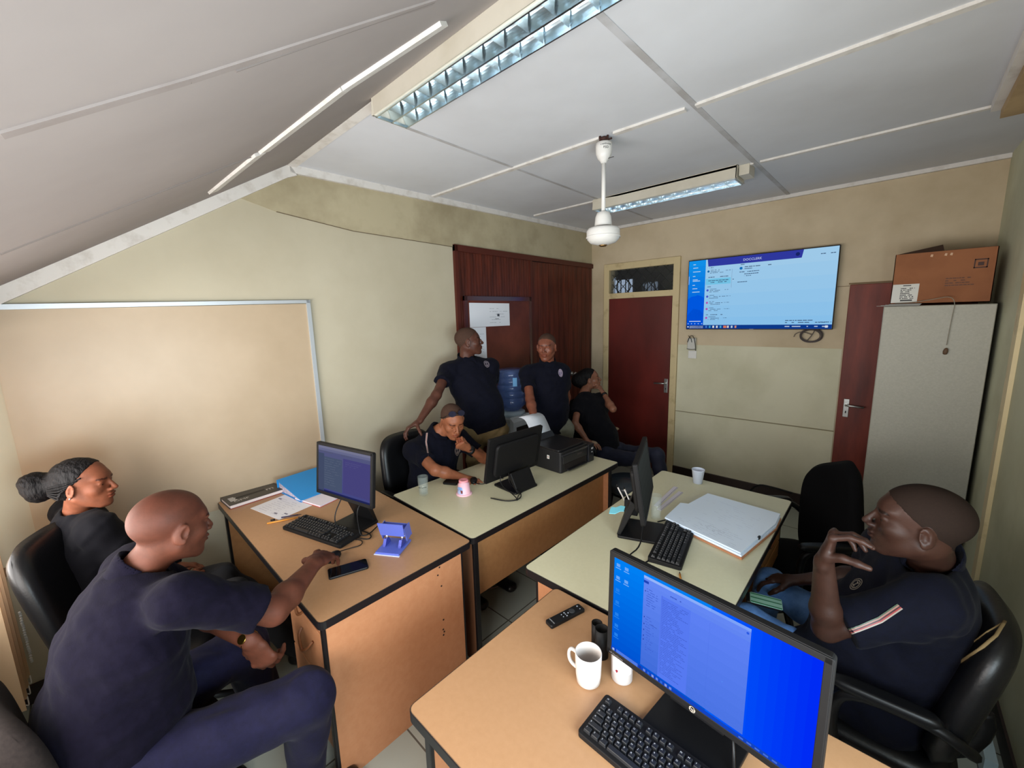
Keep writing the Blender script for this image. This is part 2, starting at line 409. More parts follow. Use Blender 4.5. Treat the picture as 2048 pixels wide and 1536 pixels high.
struct('door_3', MB().prism([(1.25, .02), (3.34, .02), (3.34, 2.12), (1.25, 2.12)], 0, .010, lambda y, z, x: (xr(y)-x, y, z)), mat('pale_green_door', (178, 178, 150), .5, noise=(1.4, (156, 154, 124), .35, .6)))
# ceiling battens (across the room) and seams (into the room)
n_t = 20
def batten(p0, p1, w, h, m, nrm=(0, 0, -1)):
    global n_t
    p0 = np.array(p0, float); p1 = np.array(p1, float); u = norm(p1-p0); z = norm(nrm); v = np.cross(z, u)
    struct('trim_%d' % n_t, MB().box((p0+p1)/2+z*h/2, (np.linalg.norm(p1-p0), w, h), np.array([u, v, z]).T), m); n_t += 1
batten((xw(2.2)+.02, 2.20, CE), (-1.36, 2.235, CE), .035, .012, m_bat); batten((-1.27, 2.235, CE), (-.88, 2.25, CE), .035, .012, m_bat)
batten((-.83, 2.25, CE), (.24, 2.235, CE), .035, .012, m_bat)
batten((-2.80, 3.36, CE), (-.84, 3.385, CE), .03, .012, m_bat); batten((-.80, 3.385, CE), (.26, 3.40, CE), .03, .012, m_bat)
batten((-.84, 1.2, CE), (-.83, 4.52, CE), .03, .003, m_seam); batten((-2.0, 1.2, CE), (-2.08, 4.5, CE), .022, .003, m_seam)
# fold between flat and sloping ceiling
batten((xw(1.1)+.02, YF+.012, CE), (.3, YF+.012, CE), .05, .014, m_bat)
SN = (0, SL, -1); seam_dark = mat('thin_dark_seam', (126, 118, 114), .9); m_seam2 = mat('soft_grey_seam', (150, 142, 139), .8, noise=(5, (140, 131, 127), .35, .6))
for a, b_, w, mm in (((424, 381), (518, 304), .05, m_bat), ((526, 300), (690, 172), .05, m_bat), ((690, 172), (886, 42), .05, m_bat), ((0, 508), (351, 371), .006, seam_dark), ((351, 371), (520, 306), .006, seam_dark), ((470, 140), (868, 2), .004, seam_dark), ((0, 268), (380, 158), .03, m_seam2), ((380, 158), (868, 2), .03, m_seam2)):
    batten(onslope(*a), onslope(*b_), w, .012 if mm is m_bat else .004, mm, SN)
# hanging torn flake on the sloping ceiling
pk = onslope(352, 372)
# window wall behind the camera, its wide window and the light that comes through it
WX0, WX1, WZ0, WZ1 = -2.75, .15, .86, 1.80
wf = MB(); wf.b2((-3.3, YW-.14, 0), (WX0, YW, 2.2)); wf.b2((WX1, YW-.14, 0), (.8, YW, 2.2)); wf.b2((WX0, YW-.14, 0), (WX1, YW, WZ0)); wf.b2((WX0, YW-.14, WZ1), (WX1, YW, 2.2))
struct('wall_front', wf, m_wallL)
wn = MB()
for x in np.linspace(WX0+.02, WX1-.02, 6): wn.b2((x-.02, YW-.10, WZ0), (x+.02, YW-.06, WZ1))
wn.b2((WX0, YW-.10, WZ0), (WX1, YW-.06, WZ0+.04)); wn.b2((WX0, YW-.10, WZ1-.04), (WX1, YW-.06, WZ1))
struct('window_1', wn, m_cream)
# corridor seen through the fanlight
co = MB(); co.b2((-3.4, 6.0, 0), (-.6, 6.05, 3)); co.b2((-3.4, D+.12, 0), (-3.35, 6.05, 3)); co.b2((-.6, D+.12, 0), (-.55, 6.05, 3)); co.b2((-3.4, D+.12, 2.95), (-.55, 6.05, 3))
struct('wall_corridor', co, mat('dim_corridor_wall', (96, 92, 92), .8))

# ------------------------------------------------------------------ doors
d1 = MB()
x0, x1, zt = -2.685, -1.765, 2.44
d1.b2((x0, D-.03, 0), (T0+.005, D+.01, zt)); d1.b2((T1-.005, D-.03, 0), (x1, D+.01, zt)); d1.b2((T0, D-.03, TZ1-.005), (T1, D+.01, zt)); d1.b2((T0, D-.03, 2.03), (T1, D+.01, TZ0+.005))
dr = struct('door_1', d1, m_cream, .004)
part('door_leaf', MB().b2((T0+.01, D-.022, .012), (T1-.01, D-.002, 2.028)), m_red, dr)
part('fanlight_glass', MB().b2((T0, D+.03, TZ0), (T1, D+.034, TZ1)), mat('fanlight_glass_pane', (200, 210, 210), .05, trans=.95, alpha=.35), dr)
g = MB(); w_, h_ = T1-T0, TZ1-TZ0
for k in np.arange(-h_, w_, .115):
    for s_ in (1, -1):
        a = A(k, 0) if s_ > 0 else A(k, h_); e = A(k+h_, h_) if s_ > 0 else A(k+h_, 0)
        if a[0] < 0: a = A(0, a[1]+s_*(-a[0]))
        if e[0] > w_: e = A(w_, e[1]-s_*(e[0]-w_))
        if e[0] > a[0]: g.tube([(T0+a[0], D+.06, TZ0+a[1]), (T0+e[0], D+.06, TZ0+e[1])], .004, 6)
part('fanlight_grille', g, m_blackm, dr)
ow = [aty(x, y, 5.99) for x, y in ((1231, 561), (1265, 558), (1265, 592), (1231, 594))]
part('far_window', MB().poly3(ow), mat('daylit_far_window', (200, 215, 235), .5, emit=((190, 208, 235), 1.0)), dr)
fg = MB(); c_ = sum(ow)/4
for x_ in (ow[0][0]+.05, c_[0]-.04, c_[0]+.04, ow[1][0]-.05): fg.tube([(x_, 5.97, ow[2][2]), (x_, 5.97, ow[0][2])], .008, 6)
fg.tube([(c_[0]+.12*math.cos(a), 5.97, c_[2]+.02+.12*math.sin(a)) for a in np.linspace(0, 2*PI, 16)[:-1]], .008, 6, True)
part('window_bars', fg, m_blackm, dr)
def lever(parent, x, z, y, s_):
    h = part('door_handle', MB().b2((x-.02, y-.008, z-.09), (x+.02, y, z+.07)), m_steel, parent, 'silver lever handle', .003)
    part('lever', MB().tube([(x, y-.005, z+.02), (x, y-.045, z+.02), (x+s_*.02, y-.05, z+.02), (x+s_*.12, y-.05, z+.015)], .009, 10), m_steel, h)
    part('keyhole', MB().b2((x-.004, y-.0095, z-.055), (x+.004, y-.007, z-.035)), m_dark, h)
lever(dr, -1.875, 1.04, D-.022, -1)
d2 = struct('door_2', MB().b2((-.335, D-.03, .01), (.40, D-.004, 2.04)), m_red2, .004)
lever(d2, -.275, 1.0, D-.03, 1)

# ------------------------------------------------------------------ panelling on the left wall
pn = thing('wood_panelling', 'tall reddish wood panelling of narrow vertical boards at the far end of the left wall', 'wall panelling', (xw(3.4), 3.4, 0))
Lw = lambda y, z, x: (xw(y)+x, y, z)
bd = MB(); y = 2.43
while y < 3.39:
    bd.prism([(y+.0015, 0), (y+.034, 0), (y+.034, 2.44), (y+.0015, 2.44)], .0, .016, Lw); y += .036
part('grooved_board', bd, m_wood, pn, 'narrow tongue and groove boards')
bd = MB(); y = 3.42
while y < 4.5:
    y2 = min(y+.088, 4.535); bd.prism([(y, 0), (y2-.002, 0), (y2-.002, 2.42), (y, 2.42)], 0, .016, Lw); y += .09
part('plain_board', bd, m_wood, pn)
part('back_panel', MB().prism([(2.41, 0), (4.545, 0), (4.545, 2.46), (2.41, 2.49)], -.002, .008, Lw), m_dark, pn)
fr_ = MB(); fr_.prism([(2.395, 0), (2.43, 0), (2.43, 2.49), (2.395, 2.49)], 0, .03, Lw); fr_.prism([(2.395, 2.44), (4.545, 2.415), (4.545, 2.465), (2.395, 2.495)], 0, .03, Lw); fr_.prism([(3.385, 0), (3.42, 0), (3.42, 2.44), (3.385, 2.44)], 0, .022, Lw)
part('edge_trim', fr_, mat('dark_wood_trim', (78, 30, 20), .35), pn)
part('door_knob', MB().lathe([(.0, 0), (.028, 0), (.028, .004), (.012, .008), (.012, .03), (.024, .04), (.026, .055), (.0, .062)], (xw(4.12)+.016, 4.12, 1.14), (1, 0, 0), 20), m_steel, pn)
nb = thing('notice_board', 'reddish wooden notice board with a dark frame on the wood panelling behind the standing men', 'notice board', (xw(2.93)+.02, 2.93, 1.5))
Ln = lambda y, z, x: (xw(y)+.018+x, y, z)
part('board', MB().prism([(2.50, .95), (3.35, .95), (3.35, 2.03), (2.50, 2.03)], 0, .012, Ln), mat('notice_board_face', (112, 54, 38), .4, noise=(3, (80, 34, 22), .3, .7)), nb)
f_ = MB()
for a, b_, c2, d_ in ((2.47, 2.01, 3.375, 2.05), (2.47, .93, 3.375, .96), (2.47, .93, 2.505, 2.05), (3.345, .93, 3.375, 2.05)): f_.prism([(a, b_), (c2, b_), (c2, d_), (a, d_)], 0, .022, Ln)
part('frame', f_, mat('glossy_dark_frame', (70, 34, 34), .15, coat=.6), nb)
pm = paint_mat('printed_paper')
def sheet(poly, fr, marks, seed=1, th=.0012, back=(226, 230, 238)):
    """a printed sheet: fr maps (u,v,w)"""
    m_ = MB(); n = len(poly)
    m_.v = [tuple(fr(x, y, 0)) for x, y in poly]+[tuple(fr(x, y, th)) for x, y in poly]
    fs = [tuple(range(n))[::-1], tuple(range(n, 2*n))]+[(i, (i+1) % n, n+(i+1) % n, n+i) for i in range(n)]
    for f in fs: m_.f.append(f); m_.m.append(0); m_.sm.append(False); m_.c.append(back)
    for (a, b_, c2, d_, col) in marks: m_.quad(fr(a, b_, th+.0004), fr(c2, b_, th+.0004), fr(c2, d_, th+.0004), fr(a, d_, th+.0004), 0, col)
    return m_
def lines(x0, y0, x1, y1, n, col, seed=0, h=.35, gap=.15, dens=.8):
    """rows of word-like dashes"""
    rg = random.Random(seed); out = []; dy = (y1-y0)/n
    for i in range(n):
        x = x0; y = y0+dy*i; end = x0+(x1-x0)*(.45+.55*rg.random())
        while x < end:
            w = (x1-x0)*(.03+.09*rg.random())
            if rg.random() < dens: out.append((x, y, min(x+w, x1), y+dy*h, col))
            x += w+(x1-x0)*.015
    return out
Lp = lambda y, z, x: Ln(y, z, .0125+x)
rg = random.Random(3)
single('wide_paper', sheet([(2.53, 1.765), (3.05, 1.765), (3.05, 1.985), (2.53, 1.99)], Lp, lines(2.78, 1.80, 3.02, 1.96, 6, (150, 158, 170), 3, .12)+[(2.88, 1.86, 2.91, 1.885, (70, 74, 84)), (2.85, 1.835, 2.90, 1.84, (90, 94, 100))]), pm, 'wide white paper pinned at the top of the wooden notice board', 'paper', Ln(2.8, 1.88, .013))
single('upright_paper', sheet([(2.50, 1.46), (2.725, 1.46), (2.725, 1.762), (2.50, 1.762)], Lp, lines(2.55, 1.5, 2.7, 1.72, 9, (150, 158, 170), 4, .12)), pm, 'narrow upright white paper pinned below the wide one, partly behind a head', 'paper', Ln(2.6, 1.6, .013))

# ------------------------------------------------------------------ whiteboard
wbd = thing('whiteboard', 'large cream whiteboard with pale aluminium frame on the left wall', 'whiteboard', (xw(.4), .4, 1.4))
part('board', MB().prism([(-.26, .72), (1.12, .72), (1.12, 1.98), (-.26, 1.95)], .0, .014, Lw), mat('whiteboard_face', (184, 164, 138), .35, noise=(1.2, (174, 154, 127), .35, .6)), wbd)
f_ = MB(); 
f_.prism([(-.26, 1.95), (1.14, 1.985), (1.14, 2.005), (-.26, 1.975)], 0, .024, Lw); f_.prism([(1.115, .735), (1.14, .735), (1.14, 2.005), (1.115, 2.005)], 0, .024, Lw)
part('frame', f_, mat('pale_aluminium', (196, 202, 208), .35, .5), wbd, None, .003)
part('wall_ledge', MB().prism([(YW+.03, .70), (-.12, .70), (-.12, .735), (YW+.03, .735)], 0, .03, Lw), mat('brown_ledge', (120, 92, 66), .5), wbd, 'brownish wall ledge under the whiteboard')  # separate brown wall ledge; the board itself has no tray

# ------------------------------------------------------------------ blinds at the window on the left
bl = thing('vertical_blind', 'cream vertical fabric blind with bead chain at the left window', 'blind', (-2.3, -.40, .3))
mb_ = mat('cream_blind_fabric', (222, 200, 168), .8, bump=(60, .1)); R0 = rz(.5)
_n = mb_.node_tree.nodes; _l = mb_.node_tree.links; _t = _n.new('ShaderNodeBsdfTranslucent'); _t.inputs[0].default_value = (*lin((230, 200, 165)), 1); _m = _n.new('ShaderNodeMixShader'); _m.inputs[0].default_value = .5
_l.new(_n['Principled BSDF'].outputs[0], _m.inputs[1]); _l.new(_t.outputs[0], _m.inputs[2]); _l.new(_m.outputs[0], _n['Material Output'].inputs[0])
slx = [-2.78+.080*i for i in range(4)]
for x in slx:
    part('slat', MB().box((x, -.395, 1.03), (.092, .0025, 1.50), rz(PI/2-.25)), mb_, bl)
for x in slx[:-1]: part('linking_chain', MB().tube([(x+.01, -.352, .29), (x+.04, -.348, .262), (x+.07, -.352, .29)], .0022, 6, smoothpath=2), m_white, bl)
ch = MB()
for i in range(26): ch.ball((-2.755+.006*math.sin(i), -.335, .36+.010*i), .0055, 4)
part('bead_chain', ch, m_white, bl)
part('head_rail', MB().b2((-2.9, -.42, 1.81), (.15, -.37, 1.835)), m_white, bl)

# ------------------------------------------------------------------ light fittings
chrome = mat('mirror_louvre', (225, 238, 245), .27, 1.0)
m_lamp = mat('cream_enamel', (204, 198, 184), .4, noise=(3, (190, 183, 166), .3, .6))
def fitting(x0, x1, y0, y1, zb, label):
    t = thing('ceiling_light', label, 'ceiling light', ((x0+x1)/2, (y0+y1)/2, CE), 0, None)
    h = MB(); h.b2((x0, y0, zb+.008), (x1, y0+.012, CE)); h.b2((x0, y1-.012, zb+.008), (x1, y1, CE)); h.b2((x0, y0, zb+.008), (x0+.01, y1, CE)); h.b2((x1-.01, y0, zb+.008), (x1, y1, CE)); h.b2((x0, y0, CE-.02), (x1, y1, CE-.002))
    part('housing', h, m_lamp, t, None, .002)
    l_ = MB(); ym = (y0+y1)/2; a0, a1 = y0+.016, y1-.016; n = 12; zt_ = zb+.055
    for yy, s_ in ((a0, 1), (a1, -1), (ym, 1), (ym, -1)):       # curved side mirrors
        for i in range(6):
            g0 = i/6*1.3; g1 = (i+1)/6*1.3
            p = lambda g_: (yy+s_*(.028*(1-math.cos(g_))), zb+.004+.048*math.sin(g_)) if yy != ym else (yy+s_*.004+s_*(.022*(1-math.cos(g_))), zb+.006+.048*math.sin(g_))
            (ya, za), (yb, zb_) = p(g0), p(g1); l_.quad((x0+.012, ya, za), (x1-.012, ya, za), (x1-.012, yb, zb_), (x0+.012, yb, zb_))
    for i in range(1, n):
        x = x0+(x1-x0)*i/n
        for ya, yb in ((a0, ym-.004), (ym+.004, a1)):
            c = .015; l_.poly3([(x, ya+.004, zb+.003), (x, yb-.004, zb+.003), (x+c, yb-.02, zt_), (x+c, ya+.02, zt_)]); l_.poly3([(x, ya+.004, zb+.003), (x, yb-.004, zb+.003), (x-c, yb-.02, zt_), (x-c, ya+.02, zt_)])
    l_.b2((x0+.01, y0+.01, zb), (x1-.01, y0+.016, zb+.012)); l_.b2((x0+.01, y1-.016, zb), (x1-.01, y1-.01, zb+.012)); l_.b2((x0+.01, ym-.004, zb), (x1-.01, ym+.004, zb+.01))
    l_.b2((x0+.01, y0+.012, zb), (x0+.016, y1-.012, zb+.012)); l_.b2((x1-.016, y0+.012, zb), (x1-.01, y1-.012, zb+.012))
    part('louvre', l_, chrome, t, 'mirrored louvre grid', recalc=False)
    for yy in (y0+.05, y1-.05): part('tube', MB().cyl((x0+.03, yy, CE-.035), (x1-.03, yy, CE-.035), .012, None, 12), mat('unlit_tube', (225, 228, 230), .3), t)
    return t
fitting(-1.80, -.53, 1.045, 1.225, 2.748, 'near fluorescent ceiling light with mirrored louvre grid, at the top edge of the picture')
f2 = fitting(-2.10, -.93, 3.33, 3.53, 2.765, 'far fluorescent ceiling light, behind the ceiling fan motor')
part('ballast_box', MB().b2((-.925, 3.36, 2.79), (-.86, 3.50, CE-.002)), m_lamp, f2)
TZ = .77
# ------------------------------------------------------------------ ceiling fan (no blades fitted)
fx, fy = -1.335, 2.235
fan = thing('ceiling_fan', 'white ceiling fan motor without blades hanging on a rod from the ceiling batten', 'ceiling fan', (fx, fy, CE))
m_fan = mat('white_fan_enamel', (214, 212, 208), .35)
part('canopy', MB().lathe([(.0, 2.715), (.016, 2.715), (.02, 2.725), (.034, 2.74), (.045, 2.765), (.047, 2.80), (.046, 2.822), (.0, 2.822)], (fx, fy, 0), n=28), m_fan, fan)
part('rod', MB().cyl((fx, fy, 2.44), (fx, fy, 2.72), .012, None, 14), m_fan, fan)
hk = MB()
for a in (0, 1.3, 2.4, 4.0): hk.tube([(fx+.02*math.cos(a), fy+.02*math.sin(a), 2.82), (fx+.024*math.cos(a), fy+.024*math.sin(a), CE)], .006, 6)
hk.tube([(fx-.045, fy, 2.835), (fx+.045, fy+.01, 2.84)], .005, 6); hk.ball((fx, fy, 2.845), (.022, .022, .014), 8)
part('hook', hk, mat('rusty_iron', (58, 30, 22), .7), fan, 'rusty dark ceiling hook')
part('motor', MB().lathe([(0, 2.262), (.028, 2.262), (.075, 2.275), (.093, 2.295), (.097, 2.315), (.097, 2.342), (.088, 2.357), (.055, 2.362), (.0, 2.362)], (fx, fy, 0), n=40), m_fan, fan)
part('motor_rim', MB().lathe([(.0975, 2.300), (.100, 2.303), (.100, 2.310), (.0975, 2.313)], (fx, fy, 0), n=40, cap=False), m_fan, fan)
part('upper_cup', MB().lathe([(0, 2.362), (.052, 2.362), (.051, 2.375), (.046, 2.42), (.036, 2.445), (.016, 2.452), (0, 2.452)], (fx, fy, 0), n=28), m_fan, fan)
part('cup_gap', MB().lathe([(0, 2.359), (.055, 2.359), (.055, 2.366), (0, 2.366)], (fx, fy, 0), n=28), m_dark, fan)
part('bottom_cap', MB().lathe([(0, 2.252), (.018, 2.254), (.026, 2.262), (0, 2.266)], (fx, fy, 0), n=20), mat('brass', (150, 120, 80), .3, .9), fan, 'small brass cap')
tm = MB(); cd = norm(A(-fx, -fy, 0)); aa = math.atan2(cd[1], cd[0])+.25
for txt, z, sz in (('CAMPANIA', 2.803, .013), ('FSD', 2.786, .018)):
    add_text(tm, txt, sz, lambda a, b_, z=z: (fx+.0478*math.cos(aa+a/.0478), fy+.0478*math.sin(aa+a/.0478), z+b_))
part('lettering', tm, m_black, fan)
part('pull_wire', MB().tube([(fx+.03, fy, 2.735), (fx+.075, fy-.02, 2.727)], .0018, 5), m_black, fan)

# ------------------------------------------------------------------ displays
def disp(fr, W, H):
    """canvas helper on a lit or printed panel; u,v run 0..1 from the top left"""
    mb = MB(); st = {'z': 0.0003}
    P = lambda u, v: fr((u-.5)*W, (.5-v)*H, st['z'])
    def rect(u0, v0, u1, v1, c): mb.quad(P(u0, v0), P(u0, v1), P(u1, v1), P(u1, v0), 0, c)
    def poly(pts, c): mb.poly3([P(*p) for p in pts], 0, c)
    def disc(u, v, r, c, n=14): mb.poly3([P(u+r*math.cos(2*PI*i/n), v+r*W/H*math.sin(2*PI*i/n)) for i in range(n)], 0, c)
    def up(): st['z'] += .0004
    def text(u, v, t, size, c, al='CENTER'): add_text(mb, t, size, lambda a, b_: fr((u-.5)*W+a, (.5-v)*H+b_, st['z']), c, 0, al)
    return mb, rect, poly, disc, up, text
def grad(rect, u0, v0, u1, v1, ca, cb, n=10, horiz=False):
    for i in range(n):
        c = tuple(ca[k]+(cb[k]-ca[k])*(i+.5)/n for k in range(3))
        if horiz: rect(u0+(u1-u0)*i/n, v0, u0+(u1-u0)*(i+1)/n, v1, c)
        else: rect(u0, v0+(v1-v0)*i/n, u1, v0+(v1-v0)*(i+1)/n, c)

# television on the back wall
tx0, tx1, tz0, tz1 = -1.655, -.418, 1.668, 2.372
TW, TH = tx1-tx0, tz1-tz0
tv = thing('television', 'large flat television on the back wall showing a pale blue mail window', 'television', ((tx0+tx1)/2, D-.05, (tz0+tz1)/2))
part('housing', MB().b2((tx0, D-.085, tz0), (tx1, D-.055, tz1)), m_black, tv, None, .004)
part('wall_bracket', MB().b2((tx0+.35, D-.056, tz0+.15), (tx1-.35, D-.001, tz1-.15)), m_blackm, tv)
mb, rect, poly, disc, up, text = disp(plane_fr(((tx0+tx1)/2, D-.0853, (tz0+tz1)/2), (1, 0, 0), (0, 0, 1)), TW-.014, TH-.016)
grad(rect, 0, 0, 1, 1, (176, 222, 255), (146, 208, 255), 6)
up()
up(); grad(rect, 0, 0, .135, .95, (20, 160, 255), (0, 88, 235), 12)
up(); poly([(0, .56), (.03, .52), (.06, .515), (.08, .50), (.11, .52), (.135, .55), (.135, .95), (0, .95)], (0, 96, 244)); poly([(0, .80), (.05, .70), (.1, .72), (.135, .78), (.135, .95), (0, .95)], (0, 84, 226))
up(); poly([(.148, 0), (.80, 0), (.79, .10), (.155, .10)], (52, 62, 172))
rect(.0, .945, 1, 1, (14, 62, 150)); rect(.025, .955, .135, .995, (214, 232, 250))
rect(.14, .415-.14, .33, .5-.14, (126, 212, 250)); rect(.336, .16, .3375, .42, (120, 140, 170))
up(); text(.475, .055, 'DOCCLERK', .030, (214, 226, 255)); disc(.765, .05, .013, (26, 40, 110)); disc(.40, .165, .011, (20, 120, 200))
for i, (v, c) in enumerate(((.17, (20, 110, 180)), (.44, (84, 92, 210)), (.53, (84, 92, 210)), (.62, (190, 90, 190)), (.71, (190, 90, 190)), (.84, (190, 90, 190)))):
    disc(.158, v, .009, c)
    for k, (du, w_) in enumerate(((.018, .07), (.018, .12), (.014, .10))):
        for (a, b_, c2, d_, cc) in lines(.158+du, v-.018+.02*k, .158+du+w_, v-.018+.02*k+.012, 1, (70, 96, 130), i*7+k, .6): rect(a, b_, c2, d_, cc)
    for (a, b_, c2, d_, cc) in lines(.29, v, .335, v+.012, 1, (80, 110, 150), i+50, .6): rect(a, b_, c2, d_, cc)
for (u, v, w_, s_) in ((.425, .145, .19, 1), (.425, .17, .04, 2), (.39, .21, .12, 3), (.425, .24, .08, 4), (.425, .265, .03, 5), (.38, .345, .09, 6), (.16, .30, .14, 8), (.16, .325, .11, 9), (.16, .25, .13, 10), (.16, .115, .03, 11), (.39, .11, .03, 12), (.155, .385, .03, 13), (.155, .79, .10, 14), (.72, .885, .18, 15), (.72, .912, .2, 16), (.90, .07, .09, 17), (.92, .91, .05, 18)):
    for (a, b_, c2, d_, cc) in lines(u, v, u+w_*1.6, v+.014, 1, (66, 92, 128), s_*3, .7): rect(a, b_, c2, d_, cc)
for k, v in enumerate((.05, .1, .155, .22, .27, .29, .35, .40, .45)):
    rect(.035, v, .035+.02+.02*(k % 3), v+.009, (210, 236, 255))
rect(.02, .885, .115, .895, (220, 236, 255)); rect(.003, .22, .006, .34, (210, 236, 255))
for k in range(5): disc(.012+.028*k, .925, .004, (190, 220, 255))
disc(.012, .972, .006, (230, 240, 255))
for k, c in enumerate(((70, 130, 220), (60, 170, 220), (240, 240, 240), (230, 236, 240), (80, 180, 230), (240, 130, 90), (235, 225, 220), (200, 220, 240), (226, 150, 130))): rect(.155+.028*k, .956, .168+.028*k+(.01 if k == 5 else 0), .988, c)
for k, w_ in enumerate((.03, .05, .008, .008, .02, .035)): rect(.72+.045*k, .963, .72+.045*k+w_, .975, (200, 216, 240))
rect(.962, .957, .978, .985, (235, 240, 250)); text(.055, .975, 'Type here to search', .011, (110, 130, 150))
part('screen', mb, paint_mat('tv_picture', .80), tv, recalc=False)
part('maker_mark', MB().b2((-1.055, D-.0865, tz0+.002), (-1.02, D-.085, tz0+.007)), mat('grey_mark', (120, 122, 126), .4), tv)
ck = MB(); rg = random.Random(5)
for i in range(7):
    r_ = .05+.012*rg.random(); cx_, cz_ = -.575+.01*rg.random(), 1.61+.008*rg.random(); ph = rg.random()*6
    ck.tube([(cx_+r_*1.35*math.cos(a+ph), D-.012-.006*i, cz_+r_*math.sin(a+ph)) for a in np.linspace(0, 2*PI, 26)[:-1]], .003, 5, True)
ck.tube([(-.70, D-.02, 1.60), (-.69, D-.03, 1.63), (-.64, D-.03, 1.65), (-.56, D-.04, 1.62)], .003, 5, smoothpath=2); ck.tube([(-.60, D-.04, 1.56), (-.56, D-.045, 1.62), (-.54, D-.04, 1.68)], .004, 5, smoothpath=1)
single('cable_coil', ck, mat('grey_cable', (88, 80, 78), .6), 'coil of grey cable hanging just below the television', 'cable', (-.575, D-.03, 1.61))
so = thing('wall_socket', 'white wall socket with an adaptor and loose wires under the left end of the television', 'socket', (-1.60, D, 1.47))
part('plate', MB().b2((-1.645, D-.018, 1.355), (-1.56, D-.006, 1.44)), m_white, so, None, .003)
part('adaptor', MB().b2((-1.65, D-.045, 1.45), (-1.565, D-.006, 1.575)), mat('off_white_adaptor', (196, 196, 190), .4), so, None, .006)
wr = MB(); wr.tube([(-1.645, D-.05, 1.53), (-1.62, D-.06, 1.60), (-1.58, D-.06, 1.60), (-1.562, D-.05, 1.50), (-1.565, D-.03, 1.44)], .0035, 6, smoothpath=2); wr.tube([(-1.65, D-.05, 1.46), (-1.60, D-.055, 1.452), (-1.56, D-.05, 1.46)], .003, 6, smoothpath=1); wr.tube([(-1.64, D-.05, 1.60), (-1.61, D-.055, 1.575), (-1.60, D-.05, 1.53)], .003, 6, smoothpath=1)
part('wire', wr, m_black, so)

# ------------------------------------------------------------------ cupboard, box and things on it
cx0, cx1, cy0, cy1, cz1 = -.095, .435, 3.96, 4.42, 1.855
cb = thing('steel_cupboard', 'tall pale grey steel cupboard in the right corner with a cardboard box on top', 'cupboard', ((cx0+cx1)/2, 4.2, 0))
m_cab = mat('pale_grey_steel', (176, 174, 162), .5, noise=(90, (166, 164, 152), .3, .7))
part('body', MB().b2((cx0, cy0+.012, .0), (cx1, cy1, cz1)), m_cab, cb, None, .004)
part('door', MB().b2((cx0+.002, cy0, .03), (cx1-.002, cy0+.012, cz1-.002)), m_cab, cb, None, .004)
part('side_gap_shade', MB().b2((cx1, cy0+.05, .02), (cx1+.006, cy1, cz1)), m_dark, cb)  # dark strip drawn for the shadow between cupboard and right wall
bx = thing('cardboard_box', 'brown cardboard box with a white printed label and an open dark flap on the cupboard', 'box', (.18, 4.15, cz1))
m_card = mat('brown_cardboard', (150, 96, 62), .8, noise=(3, (132, 82, 52), .35, .6))
bz0, bz1 = cz1+.012, 2.205
Bx = lambda x, z, y: (x+.02*(z-bz0), 3.99-y, z)
bb = MB(); bb.b2((-.065, 3.99, bz0), (.405, 4.36, bz0+.004)); bb.b2((-.065, 3.99, bz0), (.405, 3.994, bz1)); bb.b2((-.065, 4.356, bz0), (.405, 4.36, bz1)); bb.b2((-.065, 3.99, bz0), (-.061, 4.36, bz1)); bb.b2((.401, 3.99, bz0), (.405, 4.36, bz1))
part('carton', bb, m_card, bx)
fl = MB(); fl.poly3([(-.063, 3.992, bz1), (.17, 3.992, bz1), (.165, 4.14, bz1+.055), (-.06, 4.12, bz1+.01)]); fl.poly3([(-.063, 4.0, bz1-.001), (.17, 4.0, bz1-.001), (.165, 4.14, bz1+.05), (-.06, 4.12, bz1+.005)]); fl.b2((.175, 3.995, bz1-.001), (.402, 4.17, bz1+.002))
part('flap', fl, mat('dark_inner_cardboard', (70, 44, 30), .9), bx, 'folded top flaps, the left one raised')
lb = sheet([(-.062, bz0+.01), (.07, bz0+.01), (.07, bz0+.135), (-.062, bz0+.135)], Bx, lines(-.02, bz0+.035, .05, bz0+.115, 7, (60, 60, 60), 2, .55)+[(-.015, bz0+.02, .045, bz0+.03, (50, 50, 50)), (-.01, bz0+.122, .03, bz0+.128, (50, 50, 50))], back=(206, 206, 200))
part('label', lb, pm, bx, 'white printed label')
pr_ = MB()
for (a, b_, c2, d_, cc) in lines(.19, bz0+.11, .35, bz0+.17, 4, (84, 48, 30), 6, .4): pr_.quad(Bx(a, b_, .0006), Bx(c2, b_, .0006), Bx(c2, d_, .0006), Bx(a, d_, .0006), 0, cc)
part('printed_lines', pr_, pm, bx); pr_ = MB()
for (a, b_, c2, d_) in ((.305, bz1-.125, .365, bz1-.118), (.305, bz1-.075, .365, bz1-.068), (.305, bz1-.125, .311, bz1-.068), (.359, bz1-.125, .365, bz1-.068), (.322, bz1-.11, .348, bz1-.088)): pr_.quad(Bx(a, b_, .0008), Bx(c2, b_, .0008), Bx(c2, d_, .0008), Bx(a, d_, .0008), 0, (62, 34, 26))
part('printed_symbol', pr_, pm, bx)
for x in (.10, .165, .19): part('tape_scuff', MB().quad(Bx(x, bz1-.03, .001), Bx(x+.012, bz1-.034, .001), Bx(x+.014, bz1-.018, .001), Bx(x+.004, bz1-.016, .001), 0, (206, 170, 140)), pm, bx, recalc=False)
pp = MB()
for i in range(4): pp.box((-.02+.01*i, 4.03, cz1+.002+.0035*i), (.22-.02*i, .17, .003), rz(.03*i-.04))
single('paper_stack', pp, mat('grey_paper_edges', (150, 150, 146), .8), 'thin stack of grey papers under the cardboard box', 'papers', (-.02, 4.03, cz1))
pc = thing('hanging_cord', 'thin cord with a small brown knob hanging down the front of the steel cupboard', 'cord', (.22, 3.95, 1.86))
q = [aty(x, y, 3.955) for x, y in ((1790, 603), (1830, 600), (1870, 598), (1900, 592), (1911, 604), (1904, 632), (1893, 690))]
